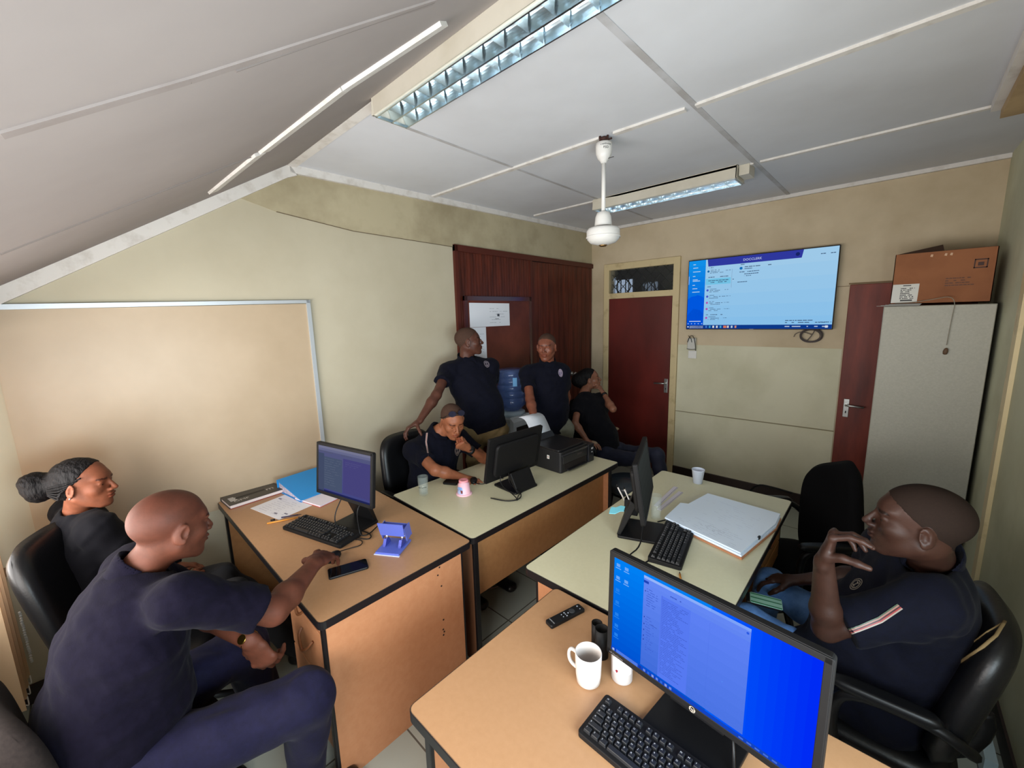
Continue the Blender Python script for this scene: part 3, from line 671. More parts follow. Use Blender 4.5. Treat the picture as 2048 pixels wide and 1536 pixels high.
part('string', MB().tube([(q[0][0], 3.98, cz1+.02), (q[1][0], 3.975, cz1+.022)]+[(p[0], 3.945, p[2]) for p in q[2:]], .0022, 6, smoothpath=2), mat('dirty_string', (140, 134, 120), .8), pc)
kn = aty(1891, 703, 3.945)
part('knob', MB().lathe([(0, -.022), (.010, -.018), (.013, 0), (.010, .016), (.003, .024), (0, .024)], kn, (.1, 0, 1), 12), mat('brown_knob', (96, 72, 52), .6), pc)
tk = MB(); tk.box((.405, 2.86, .052), (.035, 1.3, .10), rz(.02))
single('cable_trunking', tk, mat('pale_blue_trunking', (176, 196, 204), .4), 'pale blue strip of cable trunking standing on the floor along the right wall', 'trunking', (.405, 2.86, 0))

# ------------------------------------------------------------------ desks
m_lamA = mat('tan_desk_laminate', (170, 130, 94), .38, noise=(60, (165, 125, 89), .3, .7), bump=(90, .02))
m_lamB = mat('pale_olive_desk_laminate', (208, 204, 174), .36, noise=(60, (204, 200, 169), .3, .7), bump=(90, .02))
m_pan = mat('orange_tan_desk_panel', (188, 132, 94), .5, noise=(30, (180, 123, 85), .35, .7))
m_pan2 = mat('brown_tan_desk_panel', (178, 130, 84), .5, noise=(30, (168, 120, 76), .35, .7))
m_edge = mat('black_edging', (20, 18, 20), .35)
def desk(label, x0, x1, y0, y1, mt, mp, panels, rot=0, group=None):
    """local axes = room axes; panels: list of (name, lo, hi, material)"""
    c = A((x0+x1)/2, (y0+y1)/2, 0); t = thing('office_desk', label, 'desk', c, rot)
    hx, hy = (x1-x0)/2, (y1-y0)/2
    part('desktop', MB().prism(rrect(-hx+.003, -hy+.003, hx-.003, hy-.003, .022), TZ-.028, TZ), mt, t, world=False)
    o = rrect(-hx, -hy, hx, hy, .025); i_ = rrect(-hx+.004, -hy+.004, hx-.004, hy-.004, .021); n = len(o); m_ = MB()
    vs = [(x, y, TZ-.032) for x, y in o]+[(x, y, TZ-.0015) for x, y in o]+[(x, y, TZ+.0002) for x, y in i_]+[(x, y, TZ-.032) for x, y in i_]
    fs = [(a, (a+1) % n, n+(a+1) % n, n+a) for a in range(n)]+[(n+a, n+(a+1) % n, 2*n+(a+1) % n, 2*n+a) for a in range(n)]+[(3*n+a, 3*n+(a+1) % n, (a+1) % n, a) for a in range(n)]
    m_._add(vs, fs); part('edge_strip', m_, m_edge, t, 'black edge strip', world=False)
    for nm, lo, hi, mm in panels:
        p_ = part(nm, MB().b2(A(*lo)-c, A(*hi)-c), mm, t, world=False)
    return t, c
def trims(t, c, segs, r=.012):
    """black T-moulding down the upright panel edges"""
    for lo, hi in segs: part('panel_edging', MB().b2(A(*lo)-c, A(*hi)-c), m_edge, t, 'black panel edging', world=False, bevel=.003)
U = TZ-.03
# desk by the left wall
dA, cA = desk('tan desk against the left wall with a drawer pedestal at its right end', -2.985, -1.44, .466, 1.205, m_lamA, m_pan,
    [('side_panel', (-1.500, .50, 0), (-1.478, 1.16, U), m_pan), ('side_panel', (-2.95, .50, 0), (-2.93, 1.16, U), m_pan2), ('modesty_panel', (-2.93, 1.06, .32), (-1.5, 1.078, U), m_pan2)])
trims(dA, cA, [((-1.502, .486, 0), (-1.476, .5, U)), ((-1.502, 1.16, 0), (-1.476, 1.17, U)), ((-2.952, .486, 0), (-2.928, .5, U))])
part('pedestal', MB().b2(A(-1.93, .53, .06)-cA, A(-1.505, 1.04, U)-cA), m_pan2, dA, world=False)
for k, (z0, z1) in enumerate(((.635, .725), (.395, .625), (.09, .385))):
    dw = part('drawer', MB().b2(A(-1.925, .508, z0)-cA, A(-1.508, .53, z1)-cA), m_pan, dA, world=False, bevel=.002)
    hz = (z0+z1)/2; hh = MB()
    cx_ = -1.715; arc = [A(cx_+x, .505-y, hz+.02-z)-cA for x, y, z in ((-.06, .0, -.02), (-.055, .018, .0), (-.02, .026, .03), (.0, .028, .038), (.02, .026, .03), (.055, .018, .0), (.06, .0, -.02))]
    hh.tube(arc, .007, 8, smoothpath=2, flat=.7); part('handle', hh, mat('brown_handle', (120, 74, 44), .4), dw, world=False)
    dw.children[0].matrix_parent_inverse = Matrix.Identity(4)
for y, z in ((1.03, .70), (1.018, .665), (1.035, .60), (1.035, .42), (1.03, .37), (1.035, .355), (1.03, .34)): part('screw_hole', MB().cyl(A(-1.4785, y, z)-cA, A(-1.4768, y, z)-cA, .0042, None, 10), m_dark, dA, world=False)
# desk in the middle
dB, cB = desk('pale desk in the middle carrying the black printer and a monitor seen from behind', -2.215, -1.435, 1.222, 2.64, m_lamB, m_pan2,
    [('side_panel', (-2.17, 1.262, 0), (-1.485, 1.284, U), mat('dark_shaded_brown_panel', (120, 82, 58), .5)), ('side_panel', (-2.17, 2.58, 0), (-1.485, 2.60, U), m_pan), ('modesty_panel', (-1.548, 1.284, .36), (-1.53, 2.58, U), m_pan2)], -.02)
trims(dB, cB, [((-1.487, 1.258, 0), (-1.470, 1.288, U)), ((-1.487, 2.576, 0), (-1.473, 2.604, U)), ((-2.185, 1.26, 0), (-2.17, 1.286, U)), ((-2.185, 2.578, 0), (-2.17, 2.602, U))])
# desk on the right
dC, cC = desk('pale desk on the right carrying the large stack of white papers', -1.112, -.35, 1.213, 2.685, m_lamB, m_pan,
    [('side_panel', (-1.06, 1.25, 0), (-.40, 1.27, U), m_pan), ('side_panel', (-1.06, 2.62, 0), (-.40, 2.64, U), m_pan), ('modesty_panel', (-1.04, 1.27, .36), (-1.022, 2.62, U), m_pan)], .006)
trims(dC, cC, [((-1.072, 1.248, 0), (-1.06, 1.272, U)), ((-.40, 1.248, 0), (-.388, 1.272, U)), ((-.40, 2.618, 0), (-.388, 2.642, U))])
part('pedestal', MB().b2(A(-.86, 2.16, .06)-cC, A(-.405, 2.60, U)-cC), m_pan2, dC, world=False)
for z0, z1 in ((.56, .725), (.35, .55), (.09, .34)):
    dw = part('drawer', MB().b2(A(-.405, 2.165, z0)-cC, A(-.385, 2.595, z1)-cC), m_pan2, dC, world=False, bevel=.002)
    part('handle', MB().tube([A(-.384, 2.38+y, (z0+z1)/2-z)-cC for y, z in ((-.06, -.01), (-.04, .02), (0, .03), (.04, .02), (.06, -.01))], .007, 8, smoothpath=2), MATS['brown_handle'], dw, world=False)
    dw.children[0].matrix_parent_inverse = Matrix.Identity(4)
# near desk
dD, cD = desk('tan desk nearest the camera carrying the white mug and the blue-lit monitor', -.921, .36, .50, 1.197, m_lamA, m_pan,
    [('side_panel', (-.885, .545, 0), (-.863, 1.15, U), m_pan), ('side_panel', (.30, .545, 0), (.32, 1.15, U), m_pan), ('modesty_panel', (-.863, 1.08, .3), (.30, 1.10, U), m_pan)])
trims(dD, cD, [((-.887, .53, 0), (-.861, .545, U)), ((-.887, 1.15, 0), (-.861, 1.16, U))])

# ------------------------------------------------------------------ monitors
def monitor(label, c, W, H, yaw, tilt, draw, strength, scr='lit', group=None, foot=(.20, .21), logo=None, thick=.045, neckx=0.0):
    c = np.array(c, float); u = A(math.cos(yaw), math.sin(yaw), 0); n0 = A(math.sin(yaw), -math.cos(yaw), 0)
    v = A(0, 0, 1)*math.cos(tilt)-n0*math.sin(tilt); n = np.cross(u, v)
    fr = plane_fr(c, u, v, n); base = A(c[0], c[1], TZ)
    t = thing('computer_monitor', label, 'monitor', base)
    B = .017; fm = MB()
    outer = rrect(-W/2, -H/2, W/2, H/2, .010); fm.prism(outer, -.020, -.0015, fr)
    for a, b_, c2, d_ in ((-W/2+.003, H/2-B, W/2-.003, H/2-.002), (-W/2+.003, -H/2+.002, W/2-.003, -H/2+B*1.15), (-W/2+.002, -H/2+.003, -W/2+B, H/2-.003), (W/2-B, -H/2+.003, W/2-.002, H/2-.003)):
        fm.prism([(a, b_), (c2, b_), (c2, d_), (a, d_)], -.004, .0015, fr)
    part('bezel', fm, m_blackm, t, None, .0015)
    part('back_shell', MB().prism(rrect(-W*.40, -H*.38, W*.40, H*.36, .03), -thick, -.018, fr), m_blackm, t, None, .012, seg=3)
    mb, rect, poly, disc, up, text = disp(lambda a, b_, z: fr(a, b_, z-.0013), W-2*B, H-2*B)
    draw(rect, poly, disc, up, text)
    part('screen', mb, paint_mat('screen_'+scr, strength, .9, 0.0), t, recalc=False)
    # slanted neck and flat foot
    bf = plane_fr(A(c[0], c[1], TZ), u, n0*1.0, A(0, 0, 1))
    fw, fd = foot
    part('stand_foot', MB().prism(rrect(-fw/2, -.12, fw/2, fd-.12, .012), .0, .012, bf), m_black, t, None, .002)
    nk = MB(); zt_ = c[2]-TZ-H*.40; nk.prism([(-.125, .008), (-.105, .008), (-thick*.6-.005, zt_), (-thick*.6-.035, zt_+.02)], -fw*.42, fw*.42, lambda a, b_, z: bf(z, a, b_))
    part('stand_neck', nk, m_black, t, None, .004)
    if logo:
        lm = MB(); lc = (0, -H/2+B*.58)
        for k in range(28):
            a0, a1 = 2*PI*k/28, 2*PI*(k+1)/28; R0_, R1_ = .0068, .0080
            lm.poly3([fr(lc[0]+R0_*math.cos(a0), lc[1]+R0_*math.sin(a0), .0021), fr(lc[0]+R1_*math.cos(a0), lc[1]+R1_*math.sin(a0), .0021), fr(lc[0]+R1_*math.cos(a1), lc[1]+R1_*math.sin(a1), .0021), fr(lc[0]+R0_*math.cos(a1), lc[1]+R0_*math.sin(a1), .0021)])
        me = text_mesh('hp', .0135, 0); lm._add([fr(lc[0]+p.co.x+p.co.y*.25, lc[1]+p.co.y, .0021) for p in me.vertices], [tuple(p.vertices) for p in me.polygons])
        part('logo', lm, mat('silver_mark', (190, 176, 160), .35), t, 'round silver maker mark')
        lt = MB(); me = text_mesh('HP EliteDisplay', .0075, 0, 'LEFT'); lt._add([fr(-W/2+.012+p.co.x, -H/2+B*.5+p.co.y, .0021) for p in me.vertices], [tuple(p.vertices) for p in me.polygons])
        part('lettering', lt, mat('grey_lettering', (120, 108, 104), .4), t)
    return t, fr, bf
def d_left(rect, poly, disc, up, text):
    grad(rect, 0, 0, 1, 1, (112, 116, 160), (88, 92, 168), 8); up()
    rect(0, 0, 1, .05, (150, 152, 186)); rect(0, .05, 1, .10, (132, 136, 178)); rect(0, .16, .12, .98, (86, 98, 132)); rect(.12, .22, .48, .92, (94, 108, 140)); rect(.5, .18, 1, .9, (92, 88, 158)); rect(0, .95, 1, 1, (44, 50, 110)); up()
    for (a, b_, c2, d_, cc) in lines(.13, .26, .46, .86, 12, (116, 128, 156), 2, .2)+lines(.02, .11, .8, .15, 1, (108, 112, 150), 5, .5)+lines(.54, .24, .9, .36, 3, (108, 106, 170), 6, .25): rect(a, b_, c2, d_, cc)
mA, frA, bfA = monitor('black monitor with a dim violet screen on the desk by the left wall', (-2.045, .862, 1.072), .45, .285, .215, .118, d_left, .55, 'violet')
def d_off(rect, poly, disc, up, text): rect(0, 0, 1, 1, (20, 22, 26))
mB, frB, bfB = monitor('black monitor seen from behind, beside the printer on the middle desk', (-1.741, 1.835, .992), .46, .30, -1.645, .20, d_off, .2, 'dim')
part('cable', MB().tube([frB(.05, -.10, -.03), frB(.06, -.18, -.05), bfB(.09, -.16, .03), bfB(.12, -.19, .006), bfB(.20, -.16, .006), bfB(.24, -.05, .006)], .0035, 6, smoothpath=2).tube([frB(.12, -.10, -.03), frB(.13, -.17, -.045), bfB(.14, -.17, .02), bfB(.16, -.20, .006), bfB(.1, -.14, .006), bfB(.02, -.12, .01)], .003, 6, smoothpath=2), m_black, mB)
def d_grey(rect, poly, disc, up, text): grad(rect, 0, 0, 1, 1, (84, 90, 88), (64, 68, 66), 6); 
mC, frC, bfC = monitor('black monitor seen edge-on on the right desk, its dull screen facing right', (-.839, 1.826, 1.061), .45, .29, 1.922, .147, d_grey, .32, 'greyish')
def d_near(rect, poly, disc, up, text):
    grad(rect, 0, 0, 1, 1, (0, 132, 250), (0, 84, 214), 14); up()
    grad(rect, .56, 0, 1, .96, (0, 100, 255), (0, 42, 250), 12, True); up()
    grad(rect, .195, .03, .735, .94, (104, 140, 250), (66, 110, 222), 12); up()
    grad(rect, .195, .03, .735, .055, (160, 190, 255), (120, 160, 252), 3, True)
    rect(.195, .03, .735, .037, (150, 186, 255)); rect(.195, .075, .225, .10, (30, 70, 190)); rect(.30, .14, .735, .94, (88, 124, 246)); grad(rect, .46, .14, .735, .94, (98, 134, 250), (72, 116, 226), 8)
    rect(.555, .16, .556, .93, (70, 106, 226)); rect(.305, .14, .307, .92, (74, 102, 208)); up()
    for (a, b_, c2, d_, cc) in lines(.31, .17, .45, .90, 44, (66, 96, 206), 2, .34, dens=.9)+lines(.35, .10, .45, .13, 1, (60, 90, 200), 3, .35)+lines(.215, .145, .285, .33, 8, (44, 76, 190), 4, .22)+lines(.215, .42, .27, .78, 14, (60, 92, 206), 7, .22, dens=.5): rect(a, b_, c2, d_, cc)
    for v in (.17, .43, .50, .56, .62, .66): rect(.205, v, .210, v+.012, (30, 50, 150))
    rect(.24, .48, .285, .483, (40, 60, 150)); disc(.722, .075, .006, (40, 90, 230)); disc(.63, .60, .002, (90, 160, 255))
    for u, v in ((.03, .06), (.085, .06), (.085, .19), (.03, .19), (.03, .32), (.03, .45), (.03, .58), (.03, .70), (.03, .80)):
        a = 1 if v < .2 else .35; rect(u-.012, v-.012, u+.012, v+.02, tuple(int(x*a+y*(1-a)) for x, y in zip((110, 170, 250), (0, 110, 235)))); rect(u-.018, v+.032, u+.018, v+.040, tuple(int(x*a+y*(1-a)) for x, y in zip((130, 186, 252), (0, 110, 235))))
    rect(0, .955, 1, 1, (20, 70, 196)); rect(.035, .958, .18, .996, (96, 140, 244)); rect(.008, .966, .022, .99, (200, 220, 255)); rect(.19, .958, .20, .99, (30, 50, 140)); 
    for k in range(7): rect(.215+.026*k, .964, .228+.026*k, .988, ((140, 170, 250), (60, 120, 230), (170, 190, 250))[k % 3])
    for k in range(5): rect(.72+.035*k, .97, .74+.035*k, .984, (90, 130, 230))
mD, frD, bfD = monitor('large near monitor with a bright blue desktop and an open document window', (-.292, .945, 1.022), .525, .33, -.103, .03, d_near, .95, 'bright', logo=True, foot=(.22, .22))
part('lower_lip', MB().prism([(-.06, -.172), (.075, -.172), (.075, -.160), (-.06, -.160)], -.028, -.002, frD), m_black, mD, None, .002)

# ------------------------------------------------------------------ keyboards
def keyrows():
    R = []   # (x, y, w) in key units from the left front
    def row(y, ws, x0=0):
        x = x0
        for w in ws:
            if w > 0: R.append((x, y, w))
            x += abs(w)
    row(0, [1.25, 1.25, 1.25, 6.25, 1.25, 1.25, 1.25, 1.25]); row(1, [2.25]+[1]*10+[2.75]); row(2, [1.75]+[1]*11+[2.25]); row(3, [1.5]+[1]*12+[1.5]); row(4, [1]*13+[2])
    row(5.3, [1, -1]+[1]*4+[-.5]+[1]*4+[-.5]+[1]*4)
    row(0, [1, 1, 1], 15.3); row(1, [1], 16.3); row(3, [1, 1, 1], 15.3); row(4, [1, 1, 1], 15.3); row(5.3, [1, 1, 1], 15.3)
    row(0, [2, 1], 18.6); row(1, [1, 1, 1], 18.6); row(2, [1, 1, 1], 18.6); row(3, [1, 1, 1], 18.6); row(4, [1, 1, 1, 1], 18.6)
    return R
m_key = mat('black_key', (24, 25, 28), .45); m_leg = mat('white_legend', (190, 192, 196), .5)
def keyboard(label, c, yaw, individual=False):
    t = thing('keyboard', label, 'keyboard', (c[0], c[1], TZ), yaw)
    W, Dp = .445, .142; u_ = .0192
    part('body', MB().prism(rrect(-W/2, -Dp/2, W/2, Dp/2, .010), .0, .016, lambda a, b_, z: (a, b_, z*(1+.35*(b_/Dp+.5)) if z > .001 else z)), m_blackm, t, world=False, bevel=.002)
    x0, y0 = -W/2+.010, -Dp/2+.010
    big = MB(); lg = MB()
    for n_, (x, y, w) in enumerate(keyrows()):
        ax, bx_ = x0+x*u_*.965+.001, x0+(x+w)*u_*.965-.001; ay, by = y0+y*u_+.001, y0+(y+1)*u_-.001; zb = .016*(1+.35*((ay+by)/2/Dp+.5))-.002; zt_ = zb+.0095
        kb = MB(); s_ = .0022
        vs = [(ax, ay, zb), (bx_, ay, zb), (bx_, by, zb), (ax, by, zb), (ax+s_, ay+s_*.9, zt_), (bx_-s_, ay+s_*.9, zt_), (bx_-s_, by-s_*1.1, zt_), (ax+s_, by-s_*1.1, zt_)]
        (kb if individual else big)._add(vs, [(0, 3, 2, 1), (4, 5, 6, 7), (0, 1, 5, 4), (1, 2, 6, 5), (2, 3, 7, 6), (3, 0, 4, 7)])
        if n_ != 3 and individual:
            a0, b0 = ax+s_+.0022, by-s_*1.1-.0055
            k_ = part('key', kb, m_key, t, world=False, bevel=.0012)
            ch_ = '1234567890QWERTYUIOPASDFGHJKLZXCVBNM'[n_ % 36]
            me = text_mesh(ch_, .0062, 0, 'LEFT'); lk = MB(); lk._add([(a0+p.co.x, b0+.001+p.co.y, zt_+.0003) for p in me.vertices], [tuple(p.vertices) for p in me.polygons]); part('legend', lk, m_leg, k_, world=False)
        elif individual: part('key', kb, m_key, t, world=False, bevel=.0012)
        else:
            a0, b0 = ax+s_+.002, by-s_*1.1-.005; lg.quad((a0, b0, zt_+.0003), (a0+.0028, b0, zt_+.0003), (a0+.0028, b0+.003, zt_+.0003), (a0, b0+.003, zt_+.0003))
    if not individual:
        k_ = part('keys', big, m_key, t, world=False); k_['kind'] = 'stuff'; part('legends', lg, m_leg, k_, world=False)
    return t
kA = keyboard('black keyboard with white legends under a hand on the desk by the left wall', (-2.107, .748), .275)
kC = keyboard('black keyboard half under the white paper stack on the right desk', (-.692, 1.833), math.radians(101))
kD = keyboard('large black keyboard at the bottom of the picture in front of the blue-lit monitor', (-.293, .822), -.03, True)

# ------------------------------------------------------------------ small things on the left desk
def wire(name, pts, r, m, label, cat='cable', sp=2): return single(name, MB().tube(pts, r, 6, smoothpath=sp), m, label, cat, pts[0])
wire('monitor_cable', [frA(-.03, -.13, -.02), (-2.06, .80, .86), (-2.045, .80, .80), (-2.03, .84, .783), (-1.93, .90, .775), (-1.86, .90, .775), (-1.84, .87, .775), (-1.90, .84, .775)], .003, m_black, 'black cable hanging from the left-desk monitor down to its keyboard')
wire('second_monitor_cable', [frA(.12, -.13, -.02), frA(.12, -.17, .01), (-1.915, .86, .80), (-1.90, .86, .777), (-1.88, .89, .777), (-1.93, .97, .777)], .003, m_black, 'black cable under the right corner of the left-desk monitor')
ms = thing('computer_mouse', 'dark mouse under the hand of the nearest seated man', 'mouse', (*atz(666, 1110, TZ+.02)[:2], TZ), .45)
part('shell', MB().ball((0, 0, .010), (.026, .045, .022), 10), m_black, ms, world=False)
part('cord', MB().tube([(0, .044, .012), (.02, .09, .004), (.06, .13, .004), (.03, .17, .004), (-.03, .16, .004)], .0022, 6, smoothpath=2), m_black, ms, world=False)
ph = thing('smartphone', 'black smartphone lying near the front corner of the left desk', 'phone', (-1.682, .69, TZ), -.33)
part('casing', MB().prism(rrect(-.039, -.082, .039, .082, .010), 0, .0095), m_black, ph, world=False, bevel=.002)
part('glass_face', MB().prism(rrect(-.036, -.079, .036, .079, .008), .0095, .0100), mat('dark_glass', (10, 11, 12), .08), ph, world=False)
# hole punch
m_pun = mat('blue_metal_punch', (92, 108, 196), .35, .2); m_pun2 = mat('dark_blue_metal', (62, 72, 156), .3, .3)
hp_ = thing('hole_punch', 'blue desktop hole punch standing open on the left desk', 'hole punch', (-1.69, .925, TZ), .55)
part('base_tray', MB().prism([(-.06, -.075), (.06, -.075), (.06, .06), (-.06, .06)], 0, .012), m_pun, hp_, world=False, bevel=.003)
part('base_lip', MB().prism([(-.064, -.079), (.064, -.079), (.064, -.070), (-.064, -.070)], 0, .004), mat('pale_blue_plastic', (176, 186, 226), .4), hp_, world=False)
for x in (-.040, .040):
    part('punch_tower', MB().prism([(-.03, .012), (.03, .012), (.018, .040), (-.010, .046), (-.024, .020)], x-.008, x+.008, lambda a, b_, z: (z, a, b_)), m_pun2, hp_, world=False, bevel=.002)
    part('punch_pin', MB().cyl((x, .008, .030), (x, .008, .062), .006, None, 12), mat('bright_steel', (214, 208, 206), .2, .9), hp_, world=False)
lv = MB(); 
lv.prism([(-.062, .03), (.062, .03), (.066, .10), (-.066, .10)], 0, .004, plane_fr((0, .0, .035), (1, 0, 0), norm((0, -.25, 1))))
lv.prism([(.012, .03), (.075, .045), (.05, .112), (-.02, .104)], -.066, -.062, lambda a, b_, z: (z, a*.8, b_)); lv.prism([(.012, .03), (.075, .045), (.05, .112), (-.02, .104)], .062, .066, lambda a, b_, z: (z, a*.8, b_)); lv.prism([(-.066, .0), (.066, .0), (.06, .07), (-.06, .07)], 0, .004, plane_fr((0, .062, .040), (1, 0, 0), norm((0, -.35, 1))))
part('lever_cover', lv, m_pun, hp_, world=False)
part('cross_rod', MB().cyl((-.06, .004, .062), (.06, .004, .062), .004, None, 10).cyl((-.055, -.008, .085), (.055, -.008, .085), .003, None, 10), MATS['bright_steel'], hp_, world=False)
# book, ring binder, papers, pen, pencils
bk = thing('notebook', 'black covered hardback notebook with white lettering at the wall end of the left desk', 'notebook', (-2.90, .64, TZ), .05)
part('pages', MB().b2((-.088, -.145, .003), (.088, .145, .022)), mat('page_edges', (226, 214, 212), .8), bk, world=False)
part('cover', MB().b2((-.094, -.150, .022), (.094, .150, .025)).b2((-.094, -.150, 0), (.094, .150, .003)).b2((-.094, -.15, 0), (-.091, .15, .025)), mat('dark_grey_cover', (62, 58, 54), .4), bk, world=False)
part('red_edge', MB().b2((-.096, -.151, .002), (-.093, .151, .026)).b2((-.094, .149, .001), (.094, .152, .024)).b2((.0935, -.15, 0), (.0945, .15, .0035)), mat('red_cloth', (150, 60, 52), .6), bk, world=False)
bt = MB()
for k in range(4): bt.b2((-.03+.018*k, -.128, .0252), (-.018+.018*k, -.098+.006*(k % 2), .0256))
add_text(bt, 'OMF', .040, lambda a, b_: (.052-b_*.9, -.075+a, .0256)); add_text(bt, 'm', .062, lambda a, b_: (.012-b_*.9, .095+a, .0256)); 
part('lettering', bt, mat('white_lettering', (206, 202, 196), .5), bk, world=False)
part('black_bar', MB().b2((-.012, -.09, .0251), (.012, .07, .0254)), m_black, bk, world=False)
bn = thing('ring_binder', 'bright blue lever arch file lying behind the monitor against the left wall', 'file', (-2.74, .93, TZ), .12)
m_bl = mat('bright_blue_cover', (34, 142, 214), .4)
part('cover', MB().prism([(-.14, .075), (.16, .012), (.16, .016), (-.14, .079)], -.14, .14, lambda a, b_, z: (a, z, b_)).prism([(-.14, 0), (.16, 0), (.16, .003), (-.14, .003)], -.14, .14, lambda a, b_, z: (a, z, b_)).prism([(-.143, 0), (-.14, 0), (-.14, .079), (-.143, .079)], -.14, .14, lambda a, b_, z: (a, z, b_)), m_bl, bn, world=False)
part('pages', MB().prism([(-.135, .004), (.14, .004), (.14, .014), (-.135, .073)], -.130, .130, lambda a, b_, z: (a, z, b_)), mat('mottled_pages', (206, 196, 206), .8, noise=(60, (150, 140, 170), .3, .6)), bn, world=False)
fT = lambda o, r_: (lambda a, b_, z=0, o=np.array(o, float), R=rz(r_): o+R@A(a, b_, z))
def desk_paper(name, label, c, w, h, rot, marks=(), back=(226, 226, 232), th=.0015, z=0, cat='paper'):
    fr = fT((c[0], c[1], TZ+z), rot); return single(name, sheet([(-w/2, -h/2), (w/2, -h/2), (w/2, h/2), (-w/2, h/2)], fr, marks, th=th, back=back), pm, label, cat, (c[0], c[1], TZ+z))
desk_paper('printed_sheet', 'printed white sheet lying flat beside the black notebook', (-2.60, .715), .30, .21, .22, lines(-.10, -.08, .12, .08, 9, (170, 170, 186), 5, .12)+[(-.13, .05, -.10, .062, (120, 120, 140)), (.04, -.075, .07, -.066, (100, 100, 120)), (.10, -.05, .13, -.04, (110, 110, 130))])
desk_paper('receipt_pad', 'white writing pad with a red edge half under the left monitor', (-2.545, .905), .24, .15, .25, [(-.12, .055, .12, .062, (214, 120, 120))], (226, 220, 230), .008, .002, 'writing pad')
single('pad_backing', MB().box((-2.545, .905, TZ+.0012), (.25, .16, .0014), rz(.25)), mat('red_card', (190, 84, 72), .6), 'red backing card showing under the white writing pad', 'card', (-2.545, .905, TZ))
def pencil(label, a, b_, rgb, r=.0036, nm='pencil'):
    a = A(*a); b_ = A(*b_); t = thing(nm, label, nm, a); d_ = norm(b_-a)
    part('barrel', MB().lathe([(0, 0), (r, 0), (r, np.linalg.norm(b_-a)), (0, np.linalg.norm(b_-a))], a, d_, 8), mat('%s_%d%d%d' % (nm, *rgb), rgb, .4), t)
    part('tip', MB().lathe([(r, 0), (.0008, .018), (0, .018)], b_, d_, 8), mat('dark_tip', (60, 44, 40), .5), t); return t
pO = pencil('orange pen lying on the left desk in front of the printed sheet', (-2.43, .585, TZ+.004), (-2.37, .725, TZ+.004), (226, 152, 56), nm='pen')
pencil('dark blue pen lying partly on the corner of the printed sheet', (-2.44, .66, TZ+.006), (-2.40, .735, TZ+.006), (44, 40, 70), nm='pen')
part('cap', MB().cyl((-2.435, .605, TZ+.012), (-2.427, .625, TZ+.012), .005), m_black, pO)

# ------------------------------------------------------------------ things on the middle desk
m_glass = mat('clear_glass', (215, 228, 224), .05, spec=.9, alpha=.11)
def tumbler(label, x, y, r=.034, h=.105, water=0, prt=False):
    t = thing('drinking_glass', label, 'glass', (x, y, TZ))
    part('glass', MB().lathe([(0, .0), (r*.86, .0), (r*.88, .012), (r, h), (r-.0025, h), (r*.88-.003, .014), (0, .014)], (0, 0, .0005), n=28), m_glass, t, world=False)
    if water: part('water', MB().lathe([(0, .0145), (r*.84, .0145), (r*.93-.002, water), (0, water)], n=24), mat('water', (190, 205, 200), .05, spec=.6, alpha=.12), t, world=False)
    if prt:
        m_ = MB()
        for k in range(5):
            a = -1.5+.32*k; m_._add([((r+.0006)*math.cos(a+d1_), (r+.0006)*math.sin(a+d1_), z) for d1_, z in ((0, .055), (.16, .054+.003*(k % 2)), (.17, .061), (.03, .062-.003*(k % 3)))], [(0, 1, 2, 3)])
        part('printed_band', m_, m_black, t, world=False)
    return t
gp = atz(844, 992, TZ); tumbler('glass of water on the near left corner of the middle desk', gp[0]-.01, gp[1]+.02, .033, .12, .075, True)
pk_ = atz(924, 992, TZ); m_pink = mat('pink_plastic', (236, 150, 160), .35); m_pink2 = mat('pale_pink_plastic', (240, 190, 204), .35)
pd = thing('air_freshener', 'pink plastic gel pot with a small coloured label on the middle desk', 'air freshener', (pk_[0]-.015, pk_[1]+.03, TZ), -2.2)
part('base_rim', MB().lathe([(0, 0), (.050, 0), (.050, .006), (.043, .010), (0, .010)], n=32), m_pink2, pd, world=False)
tp = MB(); nn = 36
for i in range(nn):   # shell with a slanting rim
    pass
vs = []; hz = lambda a: .072+.014*math.sin(a)
for lev, rr in ((0, .041), (1, .036), (2, .033), (3, .033)):
    for i in range(nn):
        a = 2*PI*i/nn; z = (.008, hz(a), hz(a), .045)[lev]; vs.append((rr*math.cos(a), rr*math.sin(a), z))
fs = [(l*nn+i, l*nn+(i+1) % nn, (l+1)*nn+(i+1) % nn, (l+1)*nn+i) for l in range(3) for i in range(nn)]+[tuple(3*nn+i for i in range(nn))]
tp._add(vs, fs, 0, True); part('pot', tp, m_pink2, pd, world=False)
part('inner_gel_cup', MB().lathe([(0, .03), (.030, .03), (.030, .090), (.026, .094), (.012, .086), (0, .086)], n=28), m_pink, pd, world=False)
lb = MB()
def cyl_lab(a0, a1, z0, z1, col, r=.0385):
    n_ = 8
    for k in range(n_):
        p0, p1 = a0+(a1-a0)*k/n_, a0+(a1-a0)*(k+1)/n_; f = lambda a, z: ((r+.003*(1-(z-.008)/.064))*math.cos(a), (r+.003*(1-(z-.008)/.064))*math.sin(a), z)
        lb.quad(f(p0, z0), f(p1, z0), f(p1, z1), f(p0, z1), 0, col)
cyl_lab(.6-.75, .6+.75, .012, .052, (176, 188, 226)); cyl_lab(.5, 1.2, .040, .058, (120, 160, 214), .0388); cyl_lab(-.1, .2, .016, .036, (226, 140, 180), .0391); cyl_lab(1.0, 1.3, .018, .038, (120, 60, 60), .0391)
add_text(lb, 'MYCE', .018, lambda a, b_: (.0405*math.cos(.55+a/.0405), .0405*math.sin(.55+a/.0405), .034+b_), (60, 50, 100))
part('label', lb, pm, pd, world=False)
q_ = atz(903, 966, TZ)
